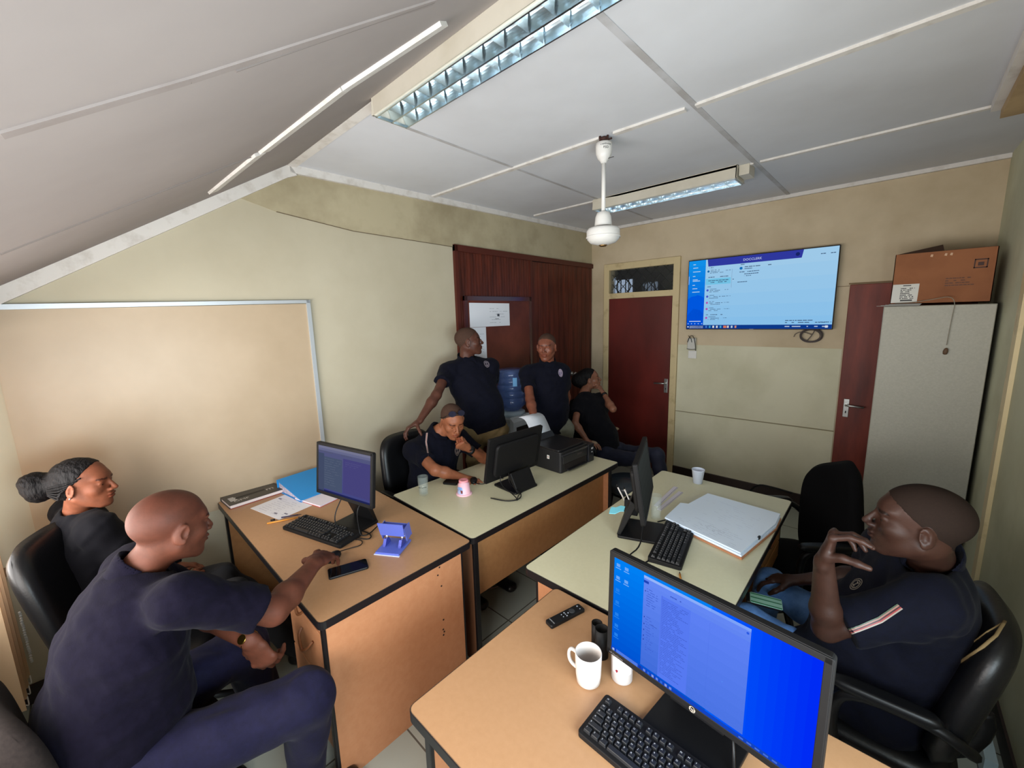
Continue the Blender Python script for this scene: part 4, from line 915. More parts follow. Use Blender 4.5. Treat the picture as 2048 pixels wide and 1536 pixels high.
w2 = thing('black_wallet', 'small flat black wallet beside the pink pot, under a forearm on the middle desk', 'wallet', q_, .5)
part('body', MB().prism(rrect(-.05, -.035, .05, .035, .012), 0, .014), m_blackm, w2, world=False, bevel=.003)
wf_ = thing('computer_mouse', 'dark mouse under the right hand of the man at the middle desk', 'mouse', (-1.985, 1.70, TZ), .8)
part('shell', MB().ball((0, 0, .010), (.026, .045, .020), 10), m_black, wf_, world=False)
part('cord', MB().tube([(0.01, -.04, .008), (.06, -.06, .004), (.10, -.02, .004), (.14, .04, .004), (.2, .03, .004)], .0025, 6, smoothpath=2), m_black, wf_, world=False)
us = atz(1062, 958, TZ)
u1 = thing('usb_stick', 'small white and blue stick standing behind the middle monitor foot', 'usb stick', (us[0], us[1]+.01, TZ), .3)
part('body', MB().b2((-.007, -.004, 0), (.007, .004, .030)), m_white, u1, world=False, bevel=.002); part('blue_end', MB().b2((-.0075, -.0045, 0), (.0075, .0045, .008)), m_bl, u1, world=False)
# printer
pr = thing('inkjet_printer', 'black ink tank printer with a sheet in its rear feed on the middle desk', 'printer', (-1.752, 2.37, TZ), -.045)
m_pr = mat('black_printer_plastic', (30, 30, 33), .42, bump=(200, .02)); PW = .375
# local: +x is the printer front (towards the room), y across
part('body', MB().prism(rrect(-.17, -PW/2, .145, PW/2-.06, .018), .0, .150), m_pr, pr, world=False, bevel=.005)
part('scanner_lid', MB().prism(rrect(-.17, -PW/2, .13, PW/2-.075, .018), .150, .165), mat('lid_black', (26, 26, 29), .35), pr, world=False, bevel=.004)
part('ink_tank', MB().prism(rrect(-.06, PW/2-.062, .155, PW/2+.01, .008), .0, .135), mat('smoky_tank', (34, 36, 42), .25), pr, world=False, bevel=.004)
part('control_panel', MB().prism([(.100, .148), (.150, .120), (.153, .126), (.103, .156)], -PW/2+.01, PW/2-.07, lambda a, b_, z: (a, z, b_)), mat('glossy_panel', (44, 46, 50), .15), pr, world=False)
pb = MB()
for k, y in enumerate((-.02, .0, .02, .04, .06)): pb.cyl((.122, y-.03, .1445), (.125, y-.03, .1475), .005, None, 10)
part('buttons', pb, mat('pale_buttons', (150, 152, 156), .4), pr, world=False)
part('front_face', MB().b2((.144, -PW/2+.02, .065), (.150, PW/2-.075, .118)), mat('grey_black_face', (40, 40, 43), .35), pr, world=False, bevel=.002)
part('outlet_slot', MB().b2((.1445, -PW/2+.04, .020), (.1462, PW/2-.085, .060)), m_dark, pr, world=False)
part('output_tray', MB().b2((.140, -PW/2+.06, .012), (.172, PW/2-.10, .020)), m_pr, pr, world=False, bevel=.002)
bt = MB(); add_text(bt, 'EPSON', .016, lambda a, b_: (.1506, .02+a, .098+b_)); part('lettering', bt, mat('grey_lettering', (120, 108, 104), .4), pr, world=False)
part('sticker', MB().b2((.02, -PW/2-.0008, .085), (.042, -PW/2-.0002, .112)), m_white, pr, world=False); part('sticker_mark', MB().b2((.027, -PW/2-.0012, .095), (.035, -PW/2-.0007, .103)), mat('red_mark', (150, 50, 50), .5), pr, world=False)
tw = MB(); tw.b2((.1555, PW/2-.03, .095), (.1565, PW/2-.008, .108)); tw.b2((.1555, PW/2-.026, .070), (.1565, PW/2-.016, .078)); part('tank_marks', tw, m_leg, pr, world=False)
part('rear_feed', MB().prism([(-.17, .15), (-.12, .15), (-.16, .20), (-.20, .20)], -.13, .08, lambda a, b_, z: (a, z, b_)), m_pr, pr, world=False)
pg = MB(); L_ = 14; vs = []
for i in range(L_+1):
    s_ = i/L_; x = -.145-.10*s_-.03*s_*s_; z = .155+.215*s_-.015*s_**3
    if s_ > .75: x -= (s_-.75)*.25; z -= (s_-.75)**2*.7
    for y in (-.135, .075): vs.append((x, y, z)); 
    for y in (-.135, .075): vs.append((x-.0015, y, z-.0004))
fs = []
for i in range(L_):
    a, b_ = 4*i, 4*i+4; fs += [(a, a+1, b_+1, b_), (a+2, b_+2, b_+3, a+3), (a, b_, b_+2, a+2), (a+1, a+3, b_+3, b_+1)]
fs += [(0, 2, 3, 1), (4*L_, 4*L_+1, 4*L_+3, 4*L_+2)]; pg._add(vs, fs, 0, True)
o = single('fed_sheet', pg, mat('white_sheet', (222, 228, 238), .7), 'white sheet standing curled in the rear feed of the black printer', 'paper', (0, 0, 0), world=False); o.location = pr.location; o.rotation_euler = pr.rotation_euler

# ------------------------------------------------------------------ water dispenser
wd = thing('water_dispenser', 'water dispenser with a big blue upturned bottle behind the standing men', 'water dispenser', (-2.62, 2.78, 0), .0)
m_wd = mat('grey_dispenser', (150, 156, 160), .4)
part('cabinet', MB().prism(rrect(-.15, -.15, .10, .15, .02), 0, .88), m_wd, wd, world=False, bevel=.005)
part('front_panel', MB().prism([(.10, .60), (.145, .60), (.145, .90), (.10, .94)], -.155, .155, lambda a, b_, z: (a, z, b_)).prism([(.10, 0), (.13, 0), (.13, .60), (.10, .60)], -.155, .155, lambda a, b_, z: (a, z, b_)), mat('pale_dispenser_front', (186, 196, 204), .35), wd, world=False)
part('tap_recess', MB().b2((.146, -.12, .64), (.149, .12, .85)), m_dark, wd, world=False)
for y in (-.05, .05): part('tap', MB().cyl((.149, y, .79), (.185, y, .79), .010, None, 10).cyl((.18, y, .79), (.18, y, .755), .009, None, 10), m_white, wd, world=False)
part('top', MB().prism(rrect(-.15, -.15, .12, .15, .04), .88, .93), m_wd, wd, world=False, bevel=.012)
part('bottle_seat', MB().lathe([(0, .925), (.13, .925), (.125, .965), (.09, .975), (0, .975)], (-.02, 0, 0), n=32), mat('pale_blue_ring', (170, 190, 204), .3), wd, world=False)
wb_ = thing('water_bottle', 'large blue plastic water bottle standing upside down on the dispenser', 'bottle', (-2.64, 2.78, .96))
prof = [(0, .0), (.05, .0), (.10, .035), (.132, .07)]
for k in range(4): z = .09+.062*k; prof += [(.135, z), (.135, z+.042), (.128, z+.048), (.128, z+.056)]
prof += [(.135, .345), (.132, .385), (.105, .408), (.0, .405)]
part('shell', MB().lathe(prof, n=40), mat('blue_translucent_plastic', (112, 140, 200), .12, trans=.7, ior=1.2, coat=.4), wb_, world=False)
part('label', MB().prism([(-.02, .26), (.02, .26), (.02, .34), (-.02, .34)], .1362, .1368, lambda a, b_, z: (z*math.cos(-.55+a/.136), z*math.sin(-.55+a/.136), b_)), mat('pale_blue_label', (120, 180, 230), .5), wb_, world=False)

# ------------------------------------------------------------------ things on the right desk
m_shk = mat('white_bluish_paper', (224, 238, 255), .75)
ps = thing('paper_stack', 'thick stack of large white printed sheets spread across the right desk', 'papers', (-.61, 2.19, TZ))
P_ = [atz(x, y, TZ+.03) for x, y in ((1331, 1035), (1362, 1006), (1378, 1008), (1417, 987), (1562, 1028), (1553, 1048), (1483, 1106))]
import itertools
def slab(pts, z0, z1, mats, nm, par, off=(0, 0), sc=1.0, cc=None, label=None):
    c_ = sum(np.array(p[:2]) for p in pts)/len(pts); m_ = MB().prism([tuple(c_+(np.array(p[:2])-c_)*sc+A(*off)) for p in pts], z0, z1); return part(nm, m_, mats, par, label)
slab(P_, TZ+.001, TZ+.010, mat('card_folder', (176, 120, 84), .7), 'folder', ps, (.004, -.008), 1.0, label='brown folder under the sheets')
slab(P_, TZ+.010, TZ+.020, m_shk, 'sheets', ps, (.002, -.004), .99); slab(P_, TZ+.022, TZ+.030, m_shk, 'sheets', ps, (-.004, .002), 1.0)
tp = MB(); 
O_ = A(*P_[6][:2]); X_ = norm(P_[0][:2]-P_[6][:2]); Y_ = norm(P_[4][:2]-P_[6][:2])
for (a, b_, c2, d_, cc) in lines(.04, .02, .36, .16, 8, (188, 200, 218), 4, .10, dens=.5)+lines(.05, .20, .34, .42, 10, (196, 208, 226), 6, .08, dens=.4)+lines(.12, .07, .24, .12, 5, (150, 162, 184), 9, .18, dens=.35):
    f = lambda a, b_: (*(O_+X_*a+Y_*b_), TZ+.0305); tp.quad(f(a, b_), f(c2, b_), f(c2, d_), f(a, d_), 0, cc)
part('faint_print', tp, pm, ps)
part('binder_clip', MB().box((*(O_+Y_*.20+A(.004, -.003)), TZ+.018), (.02, .008, .03), rz(math.atan2(Y_[1], Y_[0]))), m_black, ps)
cp = atz(1394, 968, TZ)
c1 = thing('paper_cup', 'white disposable cup near the far edge of the right desk', 'cup', (cp[0]-.003, cp[1]+.02, TZ))
part('cup', MB().lathe([(0, .001), (.027, .001), (.0375, .088), (.039, .089), (.039, .092), (.036, .092), (.0255, .006), (0, .006)], n=32), mat('white_cup', (206, 214, 232), .5), c1, world=False)
gl = atz(1306, 1043, TZ); tumbler('empty clear glass right behind the screen of the edge-on monitor', gl[0]-.005, gl[1]+.045, .028, .13)
m_rul = mat('grey_ruler', (206, 200, 210), .4)
for k, (a, b_) in enumerate((((1318, 1020), (1362, 984)), ((1312, 1012), (1352, 974)))):
    a_ = atz(*a, TZ+.002); b2_ = atz(*b_, TZ+.002); dd = norm(b2_-a_); L_ = np.linalg.norm(b2_-a_); sd = norm(np.cross(dd, A(0, 0, 1)))
    R_ = np.array([dd, sd, np.cross(dd, sd)]).T; t = thing('ruler', ['nearer of the two pale grey rulers lying near the clear glass', 'farther of the two pale grey rulers lying near the clear glass'][k], 'ruler', a_)
    part('blade', MB().box((a_+b2_)/2+A(0, 0, -.02*0), (L_, .026, .0025), R_), m_rul, t)
    mk = MB()
    for i in range(int(L_/.008)): mk.box(a_+dd*(.006+i*.008)+sd*.009+R_[:, 2]*.0015*(1 if R_[2, 2] > 0 else -1), (.0012, .006, .0006), R_)
    part('markings', mk, m_dark, t)
hd = atz(1262, 1030, TZ)
pn2 = thing('pen_holder', 'black pen holder behind the edge-on monitor on the right desk', 'pen holder', (-.985, 1.975, TZ), .3)
part('box', MB().b2((-.035, -.03, 0), (.035, -.027, .085)).b2((-.035, .027, 0), (.035, .03, .085)).b2((-.035, -.03, 0), (-.032, .03, .085)).b2((.032, -.03, 0), (.035, .03, .085)).b2((-.035, -.03, 0), (.035, .03, .003)), m_blackm, pn2, world=False)
m_wpen = mat('white_pen', (206, 204, 200), .4)
for k, (dx, dy, lx, ly) in enumerate(((-.01, .0, -.05, -.05), (.01, .01, -.03, -.06), (.015, -.01, .02, .04))):
    t = thing('white_pen', ['leftmost white pen leaning in the black pen holder', 'middle white pen leaning in the black pen holder', 'rightmost white pen leaning in the black pen holder'][k], 'pen', (-.985+dx, 1.975+dy, TZ+.005))
    part('barrel', MB().cyl((-.985+dx, 1.975+dy, TZ+.006), (-.985+dx+lx, 1.975+dy+ly, TZ+.15), .004, None, 8), m_wpen, t)
    part('cap', MB().cyl((-.985+dx+lx, 1.975+dy+ly, TZ+.15), (-.985+dx+lx*1.1, 1.975+dy+ly*1.1, TZ+.165), .0045, .003, 8), m_black, t)
st = MB(); g0 = [(0, 0), (.03, -.012), (.055, .0), (.075, -.006), (.082, .03), (.06, .045), (.035, .038), (.012, .05), (.004, .03)]
sp_ = atz(1243, 1048, TZ+.05)
st.prism(g0, 0, .003, plane_fr((-.975, 1.715, .868), norm((.8, .42, .30)), norm((-.45, .8, .15))))
single('blue_tissue', st, mat('pale_blue_tissue', (120, 206, 226), .8), 'crumpled pale blue note lying on the foot of the edge-on monitor', 'note', (-.95, 1.74, .868))
pencil('orange pencil sticking up over the top edge of the near monitor, on the right desk', (-.535, 1.52, TZ+.004), (-.575, 1.60, TZ+.004), (230, 150, 50), .004)
wire('desk_cable', [frC(.02, -.13, -.02), (-.80, 1.72, .86), (-.78, 1.66, .79), (-.80, 1.58, .775), (-.79, 1.50, .775), (-.76, 1.44, .775), (-.73, 1.52, .775), (-.715, 1.60, .775)], .0035, m_black, 'black cable looping from the edge-on monitor past its keyboard')
wire('loop_cable', [(-.83, 1.96, .775), (-.80, 2.02, .775), (-.77, 2.0, .775), (-.76, 1.95, .775)], .003, m_black, 'small loop of black cable between the edge-on monitor and the paper stack')

# ------------------------------------------------------------------ things on the near desk
mg = atz(1166, 1378, TZ); m_mug = mat('white_ceramic', (200, 192, 186), .25, coat=.3)
mu = thing('mug', 'plain white ceramic mug with its handle to the left on the near desk', 'mug', (mg[0]-.003, mg[1]+.033, TZ), 0)
part('cup', MB().lathe([(0, .0), (.030, .0), (.035, .006), (.0375, .03), (.0395, .098), (.0385, .101), (.0365, .099), (.0345, .03), (.031, .009), (0, .008)], n=40), m_mug, mu, world=False)
hv = norm(A(*(atz(1120, 1350, TZ)-atz(1166, 1378, TZ))[:2], 0))
part('handle', MB().tube([hv*.037+A(0, 0, .078), hv*.055+A(0, 0, .083), hv*.066+A(0, 0, .072), hv*.067+A(0, 0, .048), hv*.058+A(0, 0, .032), hv*.036+A(0, 0, .026)], .0065, 10, smoothpath=2, flat=.8), m_mug, mu, world=False)
bo = atz(1232, 1366, TZ)
wj = thing('white_pot', 'white pot with a small dark red shield on its label behind the mug', 'pot', (bo[0]+.004, bo[1]+.028, TZ), 0)
m_pot = mat('white_translucent_plastic', (190, 184, 182), .35, noise=(4, (182, 175, 172), .3, .7))
part('pot', MB().lathe([(0, 0), (.028, 0), (.031, .004), (.032, .085), (.029, .092), (0, .094)], n=36), m_pot, wj, world=False)
lj = MB(); ca = math.atan2(-(bo[1]+.028), -(bo[0]+.004))
fj = lambda a, z, r=.0325: (r*math.cos(ca+a/.032), r*math.sin(ca+a/.032), z)
for k in range(10):
    a0, a1 = -.03+.006*k, -.03+.006*(k+1); lj.quad(fj(a0, .038), fj(a1, .038), fj(a1, .085), fj(a0, .085), 0, (232, 222, 222))
sh = [(-.018, .052), (-.022, .047), (-.018, .040), (-.014, .045), (-.013, .051)]; lj.poly3([fj(-.004+a*1.0+.006, z, .0329) for a, z in sh], 0, (120, 30, 44))
for k in range(4): lj.quad(fj(-.006, .042+.004*k, .0329), fj(.018-.004*(k % 2), .042+.004*k, .0329), fj(.018-.004*(k % 2), .0435+.004*k, .0329), fj(-.006, .0435+.004*k, .0329), 0, (190, 150, 160))
add_text(lj, 'Sto', .009, lambda a, b_: fj(a, .068+b_, .0329), (120, 110, 116))
part('label', lj, pm, wj, world=False)
ho = atz(1193, 1306, TZ)
hb = thing('double_pen_cup', 'pair of joined empty black cylindrical cups left of the near monitor', 'pen cup', (ho[0]-.005, ho[1]+.015, TZ), .0)
def cup_open(x, y, r, h): return MB().lathe([(0, 0), (r, 0), (r, h), (r-.002, h), (r-.002, .004), (0, .004)], (x, y, 0), n=28)
part('tall_cup', cup_open(.022, -.012, .0215, .098), m_blackm, hb, world=False); part('short_cup', cup_open(-.014, .018, .018, .080), m_blackm, hb, world=False)
rm = thing('remote_control', 'slim black television remote lying at the far left of the near desk', 'remote control', (-.79, 1.085, TZ), -.28+.02)
part('body', MB().prism(rrect(-.019, -.078, .019, .078, .006), 0, .014), m_black, rm, world=False, bevel=.003)
rb = MB(); 
for x, y, r_ in ((-.008, .062, .003), (.008, .062, .002), (0, .028, .0012), (-.008, .0, .0028), (0, .0, .002), (.009, .0, .0028), (-.006, -.014, .002), (.006, -.014, .002), (0, .012, .0025)): rb.cyl((x, y, .0141), (x, y, .0147), r_, None, 10)
part('buttons', rb, mat('pale_grey_button', (160, 170, 186), .5), rm, world=False)
part('ring_button', MB().lathe([(.0095, .0141), (.0115, .0141), (.0115, .0150), (.0095, .0150)], (0, .030, 0), n=24), mat('dark_grey_ring', (50, 52, 56), .4), rm, world=False)
rt = MB(); add_text(rt, 'SAMSUNG', .0065, lambda a, b_: (a, -.062+b_, .0144)); part('lettering', rt, m_leg, rm, world=False)
wire('near_cable', [frD(.08, -.16, -.03), frD(.09, -.2, -.03), (-.19, .93, .79), (-.17, .86, .775), (-.10, .80, .775)], .0035, m_black, 'black cable coming down under the near monitor')

# ------------------------------------------------------------------ under the desks
tw_ = thing('computer_tower', 'dark computer tower on the floor under the middle desk', 'computer', (-1.72, 2.36, 0), -.02)
part('case', MB().b2((-.20, -.09, 0), (.18, .09, .40)), m_blackm, tw_, world=False, bevel=.005)
bkp = MB()
for z in np.arange(.05, .36, .03): bkp.b2((.181, -.07, z), (.184, -.01, z+.018))
bkp.cyl((.181, .045, .30), (.186, .045, .30), .03, None, 16)
part('back_ports', bkp, mat('dull_metal', (110, 112, 114), .4, .8), tw_, world=False)
cb2 = MB(); rg = random.Random(11)
for k in range(4):
    y0_ = 2.28+.04*k; cb2.tube([(-1.53, y0_, .34-.05*k), (-1.47-.02*rg.random(), y0_-.02, .25), (-1.49, y0_-.08, .12), (-1.55, y0_-.16*rg.random(), .01)], .004, 6, smoothpath=2)
single('tower_cables', cb2, mat('grey_cables', (120, 118, 116), .5), 'tangle of grey cables at the back of the computer tower', 'cables', (-1.5, 2.3, 0))
fp = [atz(x, y, .006) for x, y in ((975, 1175), (990, 1176), (1010, 1166), (1022, 1140), (1045, 1122), (1075, 1100), (1120, 1070))]
wire('floor_cable', fp, .005, mat('pale_cable', (150, 140, 136), .5), 'pale cable snaking across the floor under the middle desk')
fk = [aty(x, y, D-.04) for x, y in ((1500, 982), (1515, 968), (1545, 974), (1585, 986))]
wire('wall_cable', [(p[0], D-.045, max(p[2], .02)) for p in fk], .009, m_black, 'thick black cable lying along the skirting of the back wall')
so_ = thing('vinyl_stool', 'dark stool with a shiny vinyl seat past the far corner of the middle desk', 'stool', (-1.50, 2.93, 0))
part('seat', MB().lathe([(0, .44), (.16, .44), (.175, .46), (.178, .49), (.165, .515), (0, .525)], n=36), mat('blue_black_vinyl', (48, 58, 66), .25), so_, world=False)
for a in (.8, 2.4, 3.9, 5.5): part('leg', MB().cyl((.12*math.cos(a), .12*math.sin(a), .44), (.19*math.cos(a), .19*math.sin(a), 0), .012, None, 10), m_black, so_, world=False)

# ------------------------------------------------------------------ office chairs
def pad(w, h, t, bend=0, taper=0, p=4, n=18, sag=0):
    """upholstered pad: x across, y thickness, z up"""
    mb = MB(); vs = []; idx = {}
    for s_ in (1, -1):
        for i in range(n+1):
            for j in range(n+1):
                u, v = 2*i/n-1, 2*j/n-1; m_ = max(abs(u), abs(v)); L_ = (abs(u)**p+abs(v)**p)**(1/p)
                a, b_ = (u/L_*m_, v/L_*m_) if L_ > 0 else (0, 0)
                y = s_*t/2*max(0, 1-m_**7)**.5; idx[s_, i, j] = len(vs)
                vs.append((w/2*a*(1-taper*b_), y+bend*a*a+sag*(b_*b_), h/2*b_))
    fs = []
    for s_ in (1, -1):
        for i in range(n):
            for j in range(n):
                q = (idx[s_, i, j], idx[s_, i+1, j], idx[s_, i+1, j+1], idx[s_, i, j+1]); fs.append(q if s_ < 0 else q[::-1])
    mb._add(vs, fs, 0, True); return mb
def xf(mb, R, o): mb.v = [tuple(R@A(*p)+A(*o)) for p in mb.v]; return mb
m_lea = mat('black_leather', (14, 14, 16), .36, spec=.4, bump=(120, .05)); m_fab = mat('black_chair_fabric', (7, 7, 9), .9, spec=.15); m_brf = mat('brown_grey_chair_fabric', (42, 36, 34), .9, spec=.2, noise=(90, (32, 27, 26), .3, .7)); m_chr = mat('worn_chrome', (150, 150, 148), .25, .9)
def chair(label, c, yaw, m, bw=.46, bh=.50, bz=.78, lean=.18, arms=True, seat=.46, base=True, bt=.09, by=-.22, roll=0, armm=None, sw=.48):
    """local: chair faces +y"""
    t = thing('office_chair', label, 'chair', (c[0], c[1], 0), yaw)
    Rl = rotm((1, 0, 0), lean)@rotm((0, 1, 0), roll)
    part('backrest', xf(pad(bw, bh, bt, .035, .06), Rl, (0, by, bz)), m, t, world=False)
    part('seat', xf(pad(sw, sw*.98, .085, 0, 0), rotm((1, 0, 0), PI/2), (0, .02, seat-.04)), m, t, world=False)
    part('back_support', MB().tube([(0, by+.10, seat-.09), (0, by-.02, seat-.07), (0, by-.065, seat+.06), (0, by-.05, bz-.12)], .018, 8, smoothpath=1, flat=1.5), m_black, t, world=False)
    if arms:
        for s_ in (-1, 1):
            x = s_*(sw/2+.03)
            ar = part('armrest', MB().tube([(x*.75, .08, seat-.07), (x, .10, seat-.04), (x*1.03, .12, seat+.12), (x*1.03, .08, seat+.20), (x*1.03, -.10, seat+.205), (x, by+.03, seat+.17), (x*.72, by-.01, seat+.10)], .017, 8, smoothpath=2), m_black, t, world=False)
            part('arm_pad', xf(pad(.055, .26, .035, 0, 0), rotm((1, 0, 0), PI/2), (x*1.03, .0, seat+.218)), armm or m_black, ar, world=False)
    if base:
        part('gas_column', MB().cyl((0, 0, .10), (0, 0, seat-.08), .025, None, 12), m_black, t, world=False)
        st = MB()
        for k in range(5):
            a = 2*PI*k/5+.3; st.tube([(.02*math.cos(a), .02*math.sin(a), .12), (.28*math.cos(a), .28*math.sin(a), .075)], [.022, .014], 8)
        part('star_base', st, m_black, t, world=False)
        for k in range(5):
            a = 2*PI*k/5+.3; part('castor', MB().cyl((.285*math.cos(a)-.018*math.sin(a), .285*math.sin(a)+.018*math.cos(a), .03), (.285*math.cos(a)+.018*math.sin(a), .285*math.sin(a)-.018*math.cos(a), .03), .03, None, 14), m_black, t, world=False)
    return t
fdir = lambda x, y: math.atan2(y, x)-PI/2     # chair yaw for a facing direction
chM = chair('black leather office chair of the man seated at the middle desk', (-2.40, 1.60), fdir(1, .05), m_lea, bz=.80, bh=.46, bw=.47)
chW = chair('black leather office chair of the woman by the left wall', (-2.34, .06), fdir(.45, .9), m_lea, bz=.77, bh=.56, bw=.44, lean=.25, arms=False, by=-.25)
chR = chair('worn black leather office chair with torn piping of the man on the right', (.055, 1.80), fdir(-1, -.05), m_lea, bz=.70, bh=.52, bw=.48, lean=.22, by=-.20, sw=.46)
chE = chair('empty black fabric office chair with a rounded back between the right desk and the cupboard', (-.33, 2.64), fdir(-.8, -.6), m_fab, bz=.73, bh=.58, bw=.44, lean=.25, by=-.20, roll=.46)
chN = chair('brown grey fabric chair whose back shows at the bottom left corner', (-1.74, -.06), fdir(-.25, 1), m_brf, bz=.66, bh=.46, bw=.46, lean=.12, arms=False, by=-.23)
chF = chair('black office chair with beige arm of the woman by the back corner', (-2.10, 3.42), fdir(1, .15), m_fab, bz=.78, bh=.46, armm=mat('beige_arm_pad', (150, 128, 104), .6))
# ------------------------------------------------------------------ daylight, plus an added side lamp
def area(name, loc, tgt, sx, sy, power, col):
    l = bpy.data.lights.new(name, 'AREA'); l.shape = 'RECTANGLE'; l.size = sx; l.size_y = sy; l.energy = power; l.color = col
    o = bpy.data.objects.new(name, l); COL.objects.link(o); o.location = loc
    o.rotation_euler = (Vector(tgt)-Vector(loc)).to_track_quat('-Z', 'Y').to_euler(); return o
wl = area('window_daylight', ((WX0+WX1)/2, YW-.15, (WZ0+WZ1)/2), ((WX0+WX1)/2, 3, (WZ0+WZ1)/2+.5), WX1-WX0, WZ1-WZ0, 110, (1.0, .95, .91))
wl2 = area('added_side_light', (xr(.35)+.15, .35, 1.33), (-2, 1.6, 1.5), RY1-RY0, RZ1-RZ0, 72, (.78, .92, 1.0))  # cool lamp added at the unseen side window to lift the dark back
w = bpy.data.worlds.new('world'); SC.world = w; w.use_nodes = True
w.node_tree.nodes['Background'].inputs[0].default_value = (.75, .85, 1, 1); w.node_tree.nodes['Background'].inputs[1].default_value = .5
SC.view_settings.view_transform = 'Standard'; SC.view_settings.look = 'None'; SC.view_settings.exposure = 0.0; SC.view_settings.gamma = 1; SC.view_settings.use_curve_mapping = False
SC.cycles.max_bounces = 8; SC.cycles.diffuse_bounces = 5; SC.cycles.use_denoising = True
# ------------------------------------------------------------------ people
def reach(p, px, py, L, far=False):
    """the point on the line of sight through (px,py) at distance L from joint p"""
    r = ray(px, py); o = A(0, 0, CH); q = np.array(p)-o; b = np.dot(q, r)/np.dot(r, r); c = (np.dot(q, q)-L*L)/np.dot(r, r); disc = b*b-c
    t = b if disc < 0 else b+(1 if far else -1)*math.sqrt(disc); w = o+r*t
    return p+norm(w-p)*L if disc < 0 else w
def skin(name, rgb, rough=.42): return mat(name, rgb, rough, spec=.3, noise=(22, tuple(int(c*.86) for c in rgb), .3, .6), bump=(160, .05), attr=True)
def frame(f, up=(0, 0, 1)):
    f = norm(f); u = norm(np.array(up, float)-f*np.dot(up, f)); return f, np.cross(u, f), u      # forward, left, up
class Head:
    def __init__(s, c, f, up=(0, 0, 1), k=1.0): s.c = np.array(c, float); s.f, s.l, s.u = frame(f, up); s.k = k; s.ax = np.array([s.f, s.l, s.u])
    def P(s, x, y, z): return s.c+s.k*(s.f*x+s.l*y+s.u*z)
    def loc(s, p): return (p-s.c)@s.ax.T/s.k
    def E(s, F, x, y, z, rx, ry, rz_, k=.01, op='add', ax=None): F.ell(s.P(x, y, z), [r*s.k for r in (rx, ry, rz_)], s.ax if ax is None else ax, k*s.k, op)
    def C(s, F, a, b, ra, rb, k=.01, op='add'): F.cone(s.P(*a), s.P(*b), ra*s.k, rb*s.k, None, k*s.k, op)
    def build(s, F, neck, fem=False, full=1.0):
        E, C = s.E, s.C
        E(F, -.016, 0, .034, .100, .077, .084); E(F, .022, 0, -.034, .066, .062 if not fem else .058, .076, .03)
        C(F, (-.005, 0, -.02), (.02, 0, -.05), .062, .05, .02)
        for y in (-1, 1):
            E(F, .050, .040*y, -.024, .028, .024, .022, .02); C(F, (-.008, .052*y, -.052), (.058, .022*y, -.098), .017*full, .017, .022)
        E(F, .070, 0, -.099, .021, .026, .019, .014); E(F, .066, 0, -.060, .028, .032, .028, .02)
        E(F, .062, 0, .030, .026, .052, .022, .02)
        for y in (-1, 1): E(F, .077, .024*y, .019, .012, .026, .009, .01)
        for y in (-1, 1): E(F, .100, .032*y, -.002, .018, .020, .012, .012, 'sub')
        for y in (-1, 1): E(F, .0745, .032*y, .0035, .010, .0155, .0065, .004); E(F, .073, .032*y, -.0095, .010, .0145, .0045, .004)
        C(F, (.087, 0, .012), (.110, 0, -.029), .006, .0105, .010)
        for y in (-1, 1): E(F, .099, .0135*y, -.034, .011, .0085, .008, .006)
        E(F, .0955, 0, -.0555, .0080, .024, .0062, .005); E(F, .093, 0, -.069, .0088, .021, .0066, .005)
        E(F, .1055, 0, -.0622, .014, .026, .0016, .003, 'sub')
        for y in (-1, 1):
            R = np.array([s.f*.94-s.u*.2, norm(s.l*.93-s.f*y*.35), s.u*.97+s.f*.1]); ec = s.P(-.012, .079*y, -.008)
            F.ell(ec, [r*s.k for r in (.018, .0085, .032)], R, .005*s.k); F.ell(s.P(-.004, .088*y, -.004), [r*s.k for r in (.010, .006, .019)], R, .004*s.k, 'sub')
            F.ell(s.P(-.010, .0815*y, -.032), [r*s.k for r in (.009, .006, .010)], R, .005*s.k)
        F.cone(s.P(-.026, 0, -.05), neck, (.054*s.k)*(0.88 if fem else 1.0), (.060*s.k)*(0.88 if fem else 1.0), None, .025)
    def tint(s, P, brow=(.25, .2, .2), lip=(.84, .66, .64), scalp=None):
        q = s.loc(P); T = np.ones((len(P), 3)); n = np.linalg.norm(q, axis=1) < .2
        b = n & (np.abs(q[:, 2]-.0225-.10*(np.abs(q[:, 1])-.03)) < .0042) & (np.abs(q[:, 1]) > .012) & (np.abs(q[:, 1]) < .052) & (q[:, 0] > .045); T[b] = brow
        e = n & (((q[:, 2]+.062)/.0135)**2+(q[:, 1]/.027)**2 < 1) & (q[:, 0] > .085); T[e] = lip
        if scalp is not None: 
            m = n & (q[:, 2] > .014+.74*q[:, 0]) & (np.abs(q[:, 1]) < .083) & (q[:, 2] > -.055-.25*q[:, 0]); T[m] = scalp
        return T
    def hair(s, h, m, th=.0008, plane=(.012, .74), low=-.060, name='hair'):
        F = Field(s.c-.16, s.c+.16, h); s.E(F, -.016, 0, .034, .100+th, .077+th, .084+th); s.E(F, .022, 0, -.034, .066+th*.5, .062+th*.5, .076, .03); F.cone(s.P(-.026, 0, -.05), s.P(-.05, 0, -.12), (.054+th)*s.k, (.058+th)*s.k, None, .025)
        n = norm(s.f*plane[1]-s.u); F.halfspace(s.P(0, 0, plane[0]), n); F.halfspace(s.P(0, 0, low), -s.u+s.f*.15)
        return F.mesh(name, m)
m_eyew = mat('eye_white', (150, 138, 130), .35); m_iris = mat('dark_iris', (22, 12, 10), .2)
